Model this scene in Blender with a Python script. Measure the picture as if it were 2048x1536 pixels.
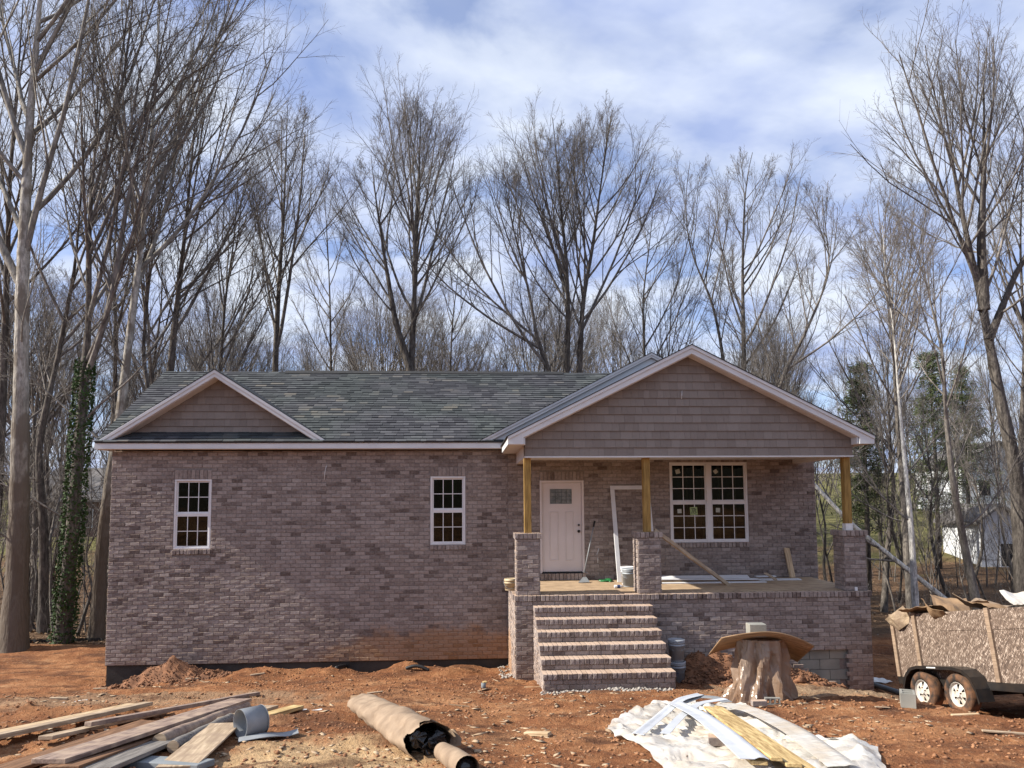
import bpy, bmesh, math, random
import numpy as np
from mathutils import Vector, Matrix, Euler

scene = bpy.context.scene
for o in list(bpy.data.objects):
    bpy.data.objects.remove(o)
random.seed(4)

# ------------------------------------------------------------------ camera
F_PX, CAM_Z = 1540.0, 3.7                      # focal length for a 2048 px wide frame
PITCH, ROLL = math.radians(4.66), math.radians(-0.38)
PP_Y = 1010 - F_PX * math.tan(PITCH)           # row of the principal point
CAM_M = Matrix.Translation((0, 0, CAM_Z)) @ Matrix.Rotation(math.pi / 2 + PITCH, 4, 'X') @ Matrix.Rotation(ROLL, 4, 'Z')
cam_d = bpy.data.cameras.new('camera')
cam = bpy.data.objects.new('camera', cam_d)
scene.collection.objects.link(cam)
cam.matrix_world = CAM_M
cam_d.sensor_width = 36
cam_d.lens = 36 * F_PX / 2048
cam_d.shift_y = (PP_Y - 768) / 2048
cam_d.clip_end = 3000
scene.camera = cam

# ------------------------------------------------------------------ light
SUN_EL = math.radians(36)
SUN_AZ = math.radians(6.0)                    # from -X towards the viewer
to_sun = Vector((-math.cos(SUN_AZ) * math.cos(SUN_EL), -math.sin(SUN_AZ) * math.cos(SUN_EL), math.sin(SUN_EL)))
sun_d = bpy.data.lights.new('sun', 'SUN')
sun_d.energy = 5.0
sun_d.angle = math.radians(0.6)
sun_d.color = (1.0, 0.93, 0.82)
sun = bpy.data.objects.new('sun', sun_d)
sun.rotation_euler = to_sun.to_track_quat('Z', 'Y').to_euler()
sun.location = (-20, 0, 30)
scene.collection.objects.link(sun)

world = bpy.data.worlds.new('World')
scene.world = world
world.use_nodes = True
wn, wl = world.node_tree.nodes, world.node_tree.links
wn.clear()
w_out = wn.new('ShaderNodeOutputWorld')
w_bg = wn.new('ShaderNodeBackground')
w_bg.inputs[1].default_value = 0.071
sky = wn.new('ShaderNodeTexSky')
sky.sky_type = 'NISHITA'
sky.sun_disc = False
sky.sun_elevation = SUN_EL
sky.sun_rotation = math.atan2(to_sun.x, to_sun.y)
sky.air_density = 1.0
sky.dust_density = 0.6
# broken cloud layer: noise on a plane above, seen along the view direction
tc = wn.new('ShaderNodeTexCoord')
sep = wn.new('ShaderNodeSeparateXYZ')
wl.new(tc.outputs['Generated'], sep.inputs[0])
def wmath(op, a, b=None):
    n = wn.new('ShaderNodeMath'); n.operation = op
    for i, v in enumerate((a, b)):
        if v is None: continue
        if isinstance(v, (int, float)): n.inputs[i].default_value = v
        else: wl.new(v, n.inputs[i])
    return n.outputs[0]
zz = wmath('ADD', wmath('MAXIMUM', sep.outputs[2], 0.0), 0.16)
comb = wn.new('ShaderNodeCombineXYZ')
wl.new(wmath('DIVIDE', sep.outputs[0], zz), comb.inputs[0])
wl.new(wmath('DIVIDE', sep.outputs[1], zz), comb.inputs[1])
cmap = wn.new('ShaderNodeMapping')
cmap.inputs['Location'].default_value = (5.3, 2.2, 0)
cmap.inputs['Rotation'].default_value = (0, 0, math.radians(-20))
cmap.inputs['Scale'].default_value = (1.0, 1.25, 1)
wl.new(comb.outputs[0], cmap.inputs[0])
cn = wn.new('ShaderNodeTexNoise')
cn.inputs['Scale'].default_value = 2.1
cn.inputs['Detail'].default_value = 7
cn.inputs['Roughness'].default_value = 0.52
cn.inputs['Distortion'].default_value = 0.25
wl.new(cmap.outputs[0], cn.inputs['Vector'])
cr = wn.new('ShaderNodeValToRGB')
cr.color_ramp.elements[0].position = 0.36; cr.color_ramp.elements[0].color = (0.30, 0.30, 0.30, 1)
cr.color_ramp.elements[1].position = 0.56; cr.color_ramp.elements[1].color = (1, 1, 1, 1)
e = cr.color_ramp.elements.new(0.44); e.color = (0.72, 0.72, 0.72, 1)
wl.new(cn.outputs[0], cr.inputs[0])
c2 = wn.new('ShaderNodeTexNoise')
c2.inputs['Scale'].default_value = 2.6
c2.inputs['Detail'].default_value = 5
wl.new(cmap.outputs[0], c2.inputs['Vector'])
c2r = wn.new('ShaderNodeValToRGB')
c2r.color_ramp.elements[0].position = 0.36; c2r.color_ramp.elements[0].color = (3.7, 4.5, 7.0, 1)
c2r.color_ramp.elements[1].position = 0.62; c2r.color_ramp.elements[1].color = (6.9, 7.5, 8.6, 1)
wl.new(c2.outputs[0], c2r.inputs[0])
wmix = wn.new('ShaderNodeMix'); wmix.data_type = 'RGBA'
wl.new(cr.outputs[0], wmix.inputs[0])
wtint = wn.new('ShaderNodeMix'); wtint.data_type = 'RGBA'; wtint.blend_type = 'MULTIPLY'; wtint.inputs[0].default_value = 1; wtint.inputs[7].default_value = (1.0, 1.12, 1.5, 1)
wl.new(sky.outputs[0], wtint.inputs[6])
wl.new(wtint.outputs[2], wmix.inputs[6])
wl.new(c2r.outputs[0], wmix.inputs[7])
wl.new(wmix.outputs[2], w_bg.inputs[0])
wl.new(w_bg.outputs[0], w_out.inputs[0])

vs = scene.view_settings
vs.view_transform = 'Standard'
vs.look = 'None'
vs.exposure = 0.85
vs.gamma = 1.0
vs.use_curve_mapping = False
scene.cycles.max_bounces = 6
scene.cycles.transparent_max_bounces = 12
scene.cycles.caustics_reflective = False
scene.cycles.caustics_refractive = False

# ------------------------------------------------------------------ helpers: pixels to places
CAM_R = np.array(CAM_M.to_3x3()); CAM_C = np.array((0, 0, CAM_Z))
def ray(px, py):
    return CAM_R @ np.array(((px - 1024) / F_PX, -(py - PP_Y) / F_PX, -1.0))
def at_depth(px, py, y):
    d = ray(px, py)
    return Vector(CAM_C + d * (y / d[1]))

def _hash(ix, iy, s):
    v = np.sin(ix * 127.1 + iy * 311.7 + s * 74.7) * 43758.5453
    return v - np.floor(v)
def vnoise(x, y, s=0):
    x = np.asarray(x, float); y = np.asarray(y, float)
    ix, iy = np.floor(x), np.floor(y)
    fx, fy = x - ix, y - iy
    fx = fx * fx * (3 - 2 * fx); fy = fy * fy * (3 - 2 * fy)
    a, b = _hash(ix, iy, s), _hash(ix + 1, iy, s)
    c, d = _hash(ix, iy + 1, s), _hash(ix + 1, iy + 1, s)
    return (a + (b - a) * fx) * (1 - fy) + (c + (d - c) * fx) * fy - 0.5
def fbm(x, y, s=0, o=4):
    t = 0; a = 1.0; f = 1.0
    for i in range(o):
        t = t + a * vnoise(np.asarray(x) * f + i * 17.3, np.asarray(y) * f - i * 9.1, s + i)
        a *= 0.5; f *= 2.03
    return t
def sst(a, b, x):
    t = np.clip((np.asarray(x, float) - a) / (b - a), 0, 1)
    return t * t * (3 - 2 * t)
def gz(x, y):
    x = np.asarray(x, float); y = np.asarray(y, float)
    k = 0.8
    z = 0.13 * k * np.logaddexp(0, (17.6 - np.maximum(y, -40)) / k)
    z = z - 0.26 * sst(-5.0, -8.6, x) * sst(12, 16, y)
    z = z - 0.47 * sst(4.9, 8.2, x) * sst(8, 12.5, y) * (1 - 0.7 * sst(16, 21, y))
    z = z - 0.7 * sst(23, 31, y) + 4.6 * sst(36, 78, y) + 5.5 * sst(78, 150, y)
    yard = 1 - sst(22, 24.5, y)
    z = z + 0.30 * np.exp(-(((x + 7.25) / 0.75) ** 2 + ((y - 16.55) / 0.32) ** 2))
    z = z + yard * (0.10 * fbm(x * 0.55, y * 0.8, 3, 3) + 0.07 * fbm(x * 2.2, y * 3.6, 7, 3) + 0.035 * fbm(x * 9, y * 12, 9, 2))
    z = z + yard * 0.03 * np.sin(y * 5.2 + 1.3 * np.sin(x * 0.5) + 2 * fbm(x * .3, y * .3, 21, 2)) * sst(0.0, 0.35, fbm(x * .22, y * .5, 31, 2) + .1) * sst(8, 10, y)
    z = z + 0.17 * np.exp(-((y - (16.85 + 0.061 * x)) / 0.38) ** 2) * sst(-7.2, -6.0, x) * (1 - sst(-1.3, -0.5, x)) * np.clip(0.75 + 1.1 * fbm(x * 1.3, y * 0 + 2, 61, 3), 0.1, 1.4)
    for cy, ph in ((12.75, 0.0), (11.15, 0.3), (9.6, 2.1)):                 # tyre ruts across the yard
        d = y - (cy + 0.35 * np.sin(x * 0.33 + ph) + 0.1 * np.sin(x * 0.9 + ph))
        m_r = yard * sst(-0.25, 0.15, fbm(x * 0.35 + ph * 3, 0 * x + ph, 51, 2))
        z = z - m_r * (0.085 * np.exp(-(d / 0.13) ** 2) - 0.045 * np.exp(-((np.abs(d) - 0.24) / 0.08) ** 2)) * (1 + 0.35 * np.sin(x * 26 + d * 14))
    z = z + (1 - yard) * (0.35 * fbm(x * 0.25, y * 0.25, 13, 4))
    return z
def ground(px, py, lift=0.0):
    d = ray(px, py)
    t = 3.0
    prev = t
    while t < 200:
        p = CAM_C + d * t
        if p[2] < float(gz(p[0], p[1])) + lift:
            lo, hi = prev, t
            for _ in range(18):
                m = (lo + hi) / 2; p = CAM_C + d * m
                if p[2] < float(gz(p[0], p[1])) + lift: hi = m
                else: lo = m
            return Vector(CAM_C + d * hi)
        prev = t; t += 0.1
    return Vector(CAM_C + d * 200)

# ------------------------------------------------------------------ helpers: meshes and objects
COL = scene.collection
class MB:
    def __init__(s): s.v = []; s.f = []; s.t = []; s.m = []
    def add(s, vs_, fs, tint=0.5, mi=0):
        n = len(s.v)
        s.v.extend(tuple(p) for p in vs_)
        s.f.extend(tuple(i + n for i in f) for f in fs)
        s.t.extend([tint] * len(fs)); s.m.extend([mi] * len(fs))
    def box(s, x0, x1, y0, y1, z0, z1, tint=0.5, mi=0):
        s.add([(x0, y0, z0), (x1, y0, z0), (x1, y1, z0), (x0, y1, z0), (x0, y0, z1), (x1, y0, z1), (x1, y1, z1), (x0, y1, z1)],
              [(0, 3, 2, 1), (4, 5, 6, 7), (0, 1, 5, 4), (1, 2, 6, 5), (2, 3, 7, 6), (3, 0, 4, 7)], tint, mi)
    def hexa(s, p, tint=0.5, mi=0):      # 8 corners ordered like box
        s.add(p, [(0, 3, 2, 1), (4, 5, 6, 7), (0, 1, 5, 4), (1, 2, 6, 5), (2, 3, 7, 6), (3, 0, 4, 7)], tint, mi)
    def prism(s, poly, y0, y1, tint=0.5, mi=0):   # poly in (x,z), extruded along y
        n = len(poly)
        vs_ = [(a, y0, b) for a, b in poly] + [(a, y1, b) for a, b in poly]
        fs = [tuple(range(n)), tuple(range(2 * n - 1, n - 1, -1))]
        for i in range(n):
            j = (i + 1) % n
            fs.append((i, i + n, j + n, j))
        s.add(vs_, fs, tint, mi)
    def tube(s, pts, rad, seg=8, cap=True, tint=0.5, mi=0):
        pts = [Vector(p) for p in pts]
        if not hasattr(rad, '__len__'): rad = [rad] * len(pts)
        vs_ = []; fs = []
        ref = None
        for i, p in enumerate(pts):
            d = (pts[min(i + 1, len(pts) - 1)] - pts[max(i - 1, 0)]).normalized()
            if ref is None:
                ref = Vector((0, 0, 1)) if abs(d.z) < 0.9 else Vector((1, 0, 0))
            a = d.cross(ref).normalized(); b = d.cross(a).normalized()
            for k in range(seg):
                an = 2 * math.pi * k / seg
                vs_.append(p + (a * math.cos(an) + b * math.sin(an)) * rad[i])
        for i in range(len(pts) - 1):
            for k in range(seg):
                k2 = (k + 1) % seg
                fs.append((i * seg + k, i * seg + k2, (i + 1) * seg + k2, (i + 1) * seg + k))
        if cap:
            fs.append(tuple(range(seg))[::-1]); fs.append(tuple(range((len(pts) - 1) * seg, len(pts) * seg)))
        s.add(vs_, fs, tint, mi)
    def lathe(s, prof, seg=24, c=(0, 0, 0), axis='z', tint=0.5, mi=0):   # prof: (r, h)
        vs_ = []; fs = []
        for r, h in prof:
            for k in range(seg):
                an = 2 * math.pi * k / seg
                p = (r * math.cos(an), r * math.sin(an), h)
                if axis == 'y': p = (p[0], h, p[1])
                if axis == 'x': p = (h, p[0], p[1])
                vs_.append((c[0] + p[0], c[1] + p[1], c[2] + p[2]))
        for i in range(len(prof) - 1):
            for k in range(seg):
                k2 = (k + 1) % seg
                fs.append((i * seg + k, i * seg + k2, (i + 1) * seg + k2, (i + 1) * seg + k))
        s.add(vs_, fs, tint, mi)
    def mesh(s, name):
        me = bpy.data.meshes.new(name)
        me.from_pydata(s.v, [], s.f)
        at = me.attributes.new('tint', 'FLOAT', 'FACE')
        at.data.foreach_set('value', s.t)
        if any(s.m): me.polygons.foreach_set('material_index', s.m)
        return me
def link(name, data, parent=None, loc=None):
    o = bpy.data.objects.new(name, data)
    COL.objects.link(o)
    if parent is not None: o.parent = parent
    if loc is not None: o.location = loc
    return o
def ob(name, mb, mat, parent=None, smooth=False, loc=None):
    me = mb.mesh(name) if isinstance(mb, MB) else mb
    for m in (mat if isinstance(mat, (list, tuple)) else [mat]):
        me.materials.append(m)
    if smooth: me.polygons.foreach_set('use_smooth', [True] * len(me.polygons))
    me.update()
    return link(name, me, parent, loc)
def bevel(o, w=0.004, seg=1):
    m = o.modifiers.new('bevel', 'BEVEL'); m.width = w; m.segments = seg; m.limit_method = 'ANGLE'
    return o
def tag(o, label=None, cat=None, group=None, kind=None):
    if label: o['label'] = label
    if cat: o['category'] = cat
    if group: o['group'] = group
    if kind: o['kind'] = kind
    elif cat and 'kind' not in o: o['kind'] = 'thing'
    return o
def thing(name, label, cat, loc=(0, 0, 0), rz=0, group=None):
    o = link(name, None, None, loc)
    o.rotation_euler = (0, 0, rz)
    o.empty_display_size = 0.2
    return tag(o, label, cat, group)
def copy_tree(o, parent=None):
    c = o.copy(); COL.objects.link(c); c.parent = parent
    for ch in list(o.children): copy_tree(ch, c)
    return c
def np_mesh(name, V, Q, T=None):
    me = bpy.data.meshes.new(name)
    me.vertices.add(len(V)); me.vertices.foreach_set('co', np.asarray(V, np.float32).ravel())
    nq = len(Q); nt = 0 if T is None else len(T)
    loops = np.asarray(Q, np.int32).ravel()
    starts = np.arange(nq) * 4; tot = np.full(nq, 4)
    if nt:
        loops = np.concatenate([loops, np.asarray(T, np.int32).ravel()])
        starts = np.concatenate([starts, nq * 4 + np.arange(nt) * 3]); tot = np.concatenate([tot, np.full(nt, 3)])
    me.loops.add(len(loops)); me.loops.foreach_set('vertex_index', loops)
    me.polygons.add(nq + nt)
    me.polygons.foreach_set('loop_start', starts.astype(np.int32))
    me.polygons.foreach_set('loop_total', tot.astype(np.int32))
    me.update(calc_edges=True)
    return me

# ------------------------------------------------------------------ materials
def new_mat(name):
    m = bpy.data.materials.new(name); m.use_nodes = True
    nt = m.node_tree; nt.nodes.clear()
    out = nt.nodes.new('ShaderNodeOutputMaterial')
    bs = nt.nodes.new('ShaderNodeBsdfPrincipled')
    nt.links.new(bs.outputs[0], out.inputs[0])
    return m, nt, bs, out
def node(nt, typ, **kw):
    n = nt.nodes.new(typ)
    for k, v in kw.items():
        if k.startswith('i_'):
            key = k[2:].replace('_', ' ')
            n.inputs[int(key) if key.isdigit() else key].default_value = v
        else: setattr(n, k, v)
    return n
def ramp(nt, fac, stops):
    r = nt.nodes.new('ShaderNodeValToRGB')
    els = r.color_ramp.elements
    while len(els) < len(stops): els.new(0.5)
    for e_, (p, c) in zip(els, stops):
        e_.position = p; e_.color = (c[0], c[1], c[2], 1) if hasattr(c, '__len__') else (c, c, c, 1)
    nt.links.new(fac, r.inputs[0])
    return r.outputs[0]
def mixc(nt, fac, a, b, mode='MIX'):
    m = nt.nodes.new('ShaderNodeMix'); m.data_type = 'RGBA'; m.blend_type = mode
    for i, v in ((0, fac), (6, a), (7, b)):
        if isinstance(v, (int, float)): m.inputs[i].default_value = v
        elif isinstance(v, tuple): m.inputs[i].default_value = (*v, 1)
        else: nt.links.new(v, m.inputs[i])
    return m.outputs[2]
def mth(nt, op, a, b=0.0, c=None):
    m = nt.nodes.new('ShaderNodeMath'); m.operation = op
    for i, v in enumerate((a, b, c)):
        if v is None: continue
        if isinstance(v, (int, float)): m.inputs[i].default_value = v
        else: nt.links.new(v, m.inputs[i])
    return m.outputs[0]
def noise(nt, scale, detail=4, vec=None, rough=0.5, stretch=None, coord='pos', dist=0.0):
    if vec is None:
        if coord == 'pos': vec = node(nt, 'ShaderNodeNewGeometry').outputs['Position']
        else: vec = node(nt, 'ShaderNodeTexCoord').outputs['Object']
    if stretch:
        mp = node(nt, 'ShaderNodeMapping'); mp.inputs['Scale'].default_value = stretch
        nt.links.new(vec, mp.inputs[0]); vec = mp.outputs[0]
    n = node(nt, 'ShaderNodeTexNoise', i_Scale=scale, i_Detail=detail, i_Roughness=rough, i_Distortion=dist)
    nt.links.new(vec, n.inputs['Vector'])
    return n.outputs[0]
def add_bump(nt, bs, h, strength=0.3, dist=0.01):
    b = node(nt, 'ShaderNodeBump', i_Strength=strength, i_Distance=dist)
    nt.links.new(h, b.inputs['Height']); nt.links.new(b.outputs[0], bs.inputs['Normal'])
def M(name, c1, c2=None, scale=6, rough=0.75, bump=0.0, bscale=60, stretch=None, coord='pos', spec=0.3, metal=0.0, lo=0.3, hi=0.7, detail=5):
    m, nt, bs, out = new_mat(name)
    bs.inputs['Roughness'].default_value = rough
    bs.inputs['Specular IOR Level'].default_value = spec
    bs.inputs['Metallic'].default_value = metal
    if c2 is None: c2 = tuple(x * 0.8 for x in c1)
    n = noise(nt, scale, detail, stretch=stretch, coord=coord)
    nt.links.new(ramp(nt, n, [(lo, c1), (hi, c2)]), bs.inputs['Base Color'])
    if bump: add_bump(nt, bs, noise(nt, bscale, 4, stretch=stretch, coord=coord), bump, 0.01)
    return m

def brick_mat(name, lo, mid, hi, stain=True):
    m, nt, bs, out = new_mat(name)
    at = node(nt, 'ShaderNodeAttribute', attribute_name='tint')
    n1 = noise(nt, 22, 5); n2 = noise(nt, 0.9, 3); n3 = noise(nt, 90, 3)
    f = mth(nt, 'ADD', mth(nt, 'MULTIPLY', at.outputs['Fac'], 0.72), mth(nt, 'MULTIPLY', mth(nt, 'SUBTRACT', n1, 0.5), 0.75))
    f = mth(nt, 'ADD', f, mth(nt, 'MULTIPLY', mth(nt, 'SUBTRACT', n2, 0.5), 0.5))
    f = mth(nt, 'ADD', f, 0.14)
    col = ramp(nt, f, [(0.08, lo), (0.5, mid), (0.92, hi)])
    if stain:
        g = node(nt, 'ShaderNodeNewGeometry'); sp = node(nt, 'ShaderNodeSeparateXYZ'); nt.links.new(g.outputs['Position'], sp.inputs[0])
        big = noise(nt, 1.3, 4)
        top = mth(nt, 'ADD', mth(nt, 'MULTIPLY', big, 0.75), 0.42)
        a = node(nt, 'ShaderNodeMapRange', i_1=-5.6, i_2=-3.0); nt.links.new(sp.outputs[0], a.inputs[0])
        b = node(nt, 'ShaderNodeMapRange', i_1=0.45, i_2=-0.05); nt.links.new(mth(nt, 'SUBTRACT', sp.outputs[2], mth(nt, 'MULTIPLY', top, a.outputs[0])), b.inputs[0])
        c = node(nt, 'ShaderNodeMapRange', i_1=0.3, i_2=-0.1); nt.links.new(sp.outputs[0], c.inputs[0])
        d = node(nt, 'ShaderNodeMapRange', i_1=16.0, i_2=16.3); nt.links.new(sp.outputs[1], d.inputs[0])
        k = mth(nt, 'MULTIPLY', mth(nt, 'MULTIPLY', a.outputs[0], b.outputs[0]), mth(nt, 'MULTIPLY', c.outputs[0], d.outputs[0]))
        k = mth(nt, 'MULTIPLY', ramp(nt, mth(nt, 'ADD', mth(nt, 'ADD', k, mth(nt, 'MULTIPLY', mth(nt, 'SUBTRACT', noise(nt, 6, 6), 0.5), 1.1)), mth(nt, 'MULTIPLY', mth(nt, 'SUBTRACT', at.outputs['Fac'], 0.5), 0.5)), [(0.30, 0.0), (0.85, 1.0)]), mth(nt, 'ADD', mth(nt, 'MULTIPLY', n1, 0.6), 0.35))
        k = mth(nt, 'MULTIPLY', k, ramp(nt, mth(nt, 'MULTIPLY', a.outputs[0], mth(nt, 'MULTIPLY', b.outputs[0], mth(nt, 'MULTIPLY', c.outputs[0], d.outputs[0]))), [(0.0, 0.0), (0.55, 0.8)]))
        col = mixc(nt, k, col, (0.34, 0.17, 0.06))
        # mortar smears and splashed clay near the ground everywhere
        e1 = node(nt, 'ShaderNodeMapRange', i_1=1.1, i_2=0.3); nt.links.new(sp.outputs[2], e1.inputs[0])
        col = mixc(nt, mth(nt, 'MULTIPLY', mth(nt, 'MULTIPLY', e1.outputs[0], big), 0.35), col, (0.26, 0.13, 0.06))
    gg = node(nt, 'ShaderNodeNewGeometry'); s2 = node(nt, 'ShaderNodeSeparateXYZ'); nt.links.new(gg.outputs['True Normal'], s2.inputs[0])
    dust = mth(nt, 'MULTIPLY', ramp(nt, s2.outputs[2], [(0.6, 0.0), (0.9, 1.0)]), mth(nt, 'ADD', mth(nt, 'MULTIPLY', n1, 0.5), 0.5))
    col = mixc(nt, dust, col, (0.50, 0.36, 0.26))     # sand lying on treads and ledges
    nt.links.new(col, bs.inputs['Base Color'])
    bs.inputs['Roughness'].default_value = 0.9
    bs.inputs['Specular IOR Level'].default_value = 0.15
    add_bump(nt, bs, mth(nt, 'ADD', n3, n1), 0.7, 0.006)
    return m
MAT = {}
MAT['brick'] = brick_mat('brick', (0.108, 0.082, 0.073), (0.236, 0.196, 0.179), (0.372, 0.324, 0.298))
MAT['mortar'] = brick_mat('mortar', (0.13, 0.112, 0.105), (0.20, 0.178, 0.168), (0.30, 0.27, 0.25))
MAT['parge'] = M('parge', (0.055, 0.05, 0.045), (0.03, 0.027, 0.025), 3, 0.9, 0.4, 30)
MAT['cmu'] = M('cmu', (0.30, 0.29, 0.255), (0.20, 0.20, 0.18), 3, 0.9, 0.4, 120)
MAT['white'] = M('white', (0.63, 0.645, 0.66), (0.55, 0.56, 0.575), 2, 0.45, 0.05, 200)
MAT['vinyl'] = M('vinyl', (0.69, 0.69, 0.70), (0.61, 0.61, 0.62), 3, 0.4)
MAT['soffit'] = M('soffit', (0.62, 0.59, 0.57), (0.56, 0.53, 0.51), 3, 0.6)
MAT['door'] = M('door', (0.66, 0.60, 0.585), (0.60, 0.545, 0.53), 2.5, 0.5)
MAT['black'] = M('black', (0.012, 0.012, 0.013), (0.02, 0.02, 0.02), 20, 0.4)
MAT['dark_edge'] = M('dark_edge', (0.02, 0.021, 0.023), (0.04, 0.04, 0.04), 20, 0.8)
MAT['wrap'] = M('wrap', (0.55, 0.60, 0.64), (0.48, 0.53, 0.58), 2, 0.5)
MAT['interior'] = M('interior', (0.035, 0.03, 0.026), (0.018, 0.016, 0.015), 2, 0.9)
MAT['green_sheet'] = M('green_sheet', (0.03, 0.22, 0.05), (0.02, 0.12, 0.03), 3, 0.6)

def shake_mat():
    m, nt, bs, out = new_mat('shake')
    at = node(nt, 'ShaderNodeAttribute', attribute_name='tint')
    n = noise(nt, 60, 3, stretch=(1, 1, 0.12))
    f = mth(nt, 'ADD', mth(nt, 'MULTIPLY', at.outputs['Fac'], 0.5), mth(nt, 'MULTIPLY', n, 0.5))
    nt.links.new(ramp(nt, f, [(0.15, (0.18, 0.150, 0.130)), (0.85, (0.245, 0.212, 0.188))]), bs.inputs['Base Color'])
    bs.inputs['Roughness'].default_value = 0.65; bs.inputs['Specular IOR Level'].default_value = 0.25
    add_bump(nt, bs, n, 0.25, 0.004)
    return m
MAT['shake'] = shake_mat()
def shingle_mat():
    m, nt, bs, out = new_mat('shingle')
    at = node(nt, 'ShaderNodeAttribute', attribute_name='tint')
    n = noise(nt, 0.55, 2); g = noise(nt, 260, 2); n4 = noise(nt, 5, 3)
    f = mth(nt, 'ADD', mth(nt, 'ADD', mth(nt, 'MULTIPLY', at.outputs['Fac'], 0.5), 0.12), mth(nt, 'MULTIPLY', mth(nt, 'SUBTRACT', g, 0.5), 0.7))
    f = mth(nt, 'ADD', f, mth(nt, 'MULTIPLY', mth(nt, 'SUBTRACT', n4, 0.5), 0.25))
    c1 = ramp(nt, f, [(0.05, (0.030, 0.035, 0.038)), (0.5, (0.070, 0.079, 0.080)), (0.95, (0.130, 0.143, 0.140))])
    c2 = ramp(nt, f, [(0.05, (0.032, 0.033, 0.040)), (0.5, (0.074, 0.076, 0.085)), (0.95, (0.138, 0.136, 0.140))])
    col = mixc(nt, ramp(nt, n, [(0.42, 0.0), (0.6, 1.0)]), c1, c2)
    w = noise(nt, 0.8, 2, stretch=(1, 1, 2))
    col = mixc(nt, ramp(nt, mth(nt, 'MULTIPLY', w, at.outputs['Fac']), [(0.44, 0.0), (0.62, 0.35)]), col, (0.20, 0.165, 0.12))
    nt.links.new(col, bs.inputs['Base Color'])
    bs.inputs['Roughness'].default_value = 0.92; bs.inputs['Specular IOR Level'].default_value = 0.2
    add_bump(nt, bs, g, 0.4, 0.003)
    return m
MAT['shingle'] = shingle_mat()
def glass_mat():
    m, nt, bs, out = new_mat('glass')
    nt.nodes.remove(bs)
    tr = node(nt, 'ShaderNodeBsdfTransparent'); tr.inputs[0].default_value = (0.45, 0.50, 0.48, 1)
    gl = node(nt, 'ShaderNodeBsdfGlossy'); gl.inputs['Roughness'].default_value = 0.015; gl.inputs[0].default_value = (0.9, 1, 1, 1)
    fr = node(nt, 'ShaderNodeFresnel'); fr.inputs[0].default_value = 1.42
    mx = node(nt, 'ShaderNodeMixShader')
    nt.links.new(mth(nt, 'MULTIPLY', fr.outputs[0], 1.0), mx.inputs[0])
    nt.links.new(tr.outputs[0], mx.inputs[1]); nt.links.new(gl.outputs[0], mx.inputs[2]); nt.links.new(mx.outputs[0], out.inputs[0])
    return m
MAT['glass'] = glass_mat()
MAT['lite'] = M('lite', (0.20, 0.21, 0.20), (0.07, 0.085, 0.08), 14, 0.15, 0.8, 40, spec=0.6)

def wood(name, c1, c2, scale=3.0, rough=0.7, dirt=None):
    m, nt, bs, out = new_mat(name)
    tcn = node(nt, 'ShaderNodeTexCoord')
    g = noise(nt, scale, 5, vec=tcn.outputs['Object'], stretch=(1.0, 14, 14), dist=0.3)
    col = ramp(nt, g, [(0.34, c1), (0.66, tuple(x * .8 for x in c2))])
    kn = node(nt, 'ShaderNodeTexVoronoi', i_Scale=2.2); 
    mp = node(nt, 'ShaderNodeMapping'); mp.inputs['Scale'].default_value = (0.7, 2.6, 2.6); nt.links.new(tcn.outputs['Object'], mp.inputs[0]); nt.links.new(mp.outputs[0], kn.inputs['Vector'])
    col = mixc(nt, ramp(nt, kn.outputs['Distance'], [(0.05, 0.75), (0.11, 0.0)]), col, tuple(x * 0.3 for x in c2))
    if dirt:
        col = mixc(nt, ramp(nt, noise(nt, 5, 5, vec=tcn.outputs['Object']), [(0.42, 0.0), (0.66, 0.75)]), col, dirt)
    nt.links.new(col, bs.inputs['Base Color'])
    bs.inputs['Roughness'].default_value = rough; bs.inputs['Specular IOR Level'].default_value = 0.25
    add_bump(nt, bs, g, 0.3, 0.004)
    return m
MAT['treated'] = wood('treated', (0.37, 0.235, 0.075), (0.22, 0.13, 0.035))
MAT['pine'] = wood('pine', (0.58, 0.44, 0.28), (0.40, 0.28, 0.16))
MAT['pine_dirty'] = wood('pine_dirty', (0.50, 0.39, 0.27), (0.34, 0.25, 0.165), dirt=(0.26, 0.19, 0.135))
MAT['stake'] = wood('stake', (0.36, 0.265, 0.19), (0.25, 0.18, 0.125), dirt=(0.22, 0.155, 0.11))
MAT['pine_yellow'] = wood('pine_yellow', (0.60, 0.45, 0.22), (0.34, 0.22, 0.09))
MAT['weathered'] = wood('weathered', (0.30, 0.22, 0.18), (0.17, 0.12, 0.10), dirt=(0.40, 0.30, 0.22))
MAT['dark_plank'] = wood('dark_plank', (0.24, 0.13, 0.07), (0.13, 0.07, 0.04))
MAT['grey_plank'] = wood('grey_plank', (0.23, 0.21, 0.19), (0.13, 0.12, 0.11))
MAT['deck_ply'] = wood('deck_ply', (0.50, 0.37, 0.24), (0.38, 0.27, 0.17), 1.2, dirt=(0.27, 0.19, 0.125))
MAT['ply'] = wood('ply', (0.34, 0.215, 0.12), (0.23, 0.14, 0.075), 1.4)
MAT['steel'] = M('steel', (0.27, 0.285, 0.30), (0.18, 0.195, 0.205), 5, 0.5, spec=0.5)
MAT['pail'] = M('pail', (0.32, 0.35, 0.37), (0.25, 0.28, 0.31), 7, 0.45, spec=0.4)
MAT['pail_dark'] = M('pail_dark', (0.34, 0.36, 0.39), (0.26, 0.28, 0.31), 7, 0.45, spec=0.4)
MAT['pail_tan'] = M('pail_tan', (0.50, 0.42, 0.28), (0.36, 0.27, 0.16), 9, 0.6)
MAT['print'] = M('print', (0.03, 0.05, 0.14), (0.03, 0.05, 0.14), 7, 0.5)
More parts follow.
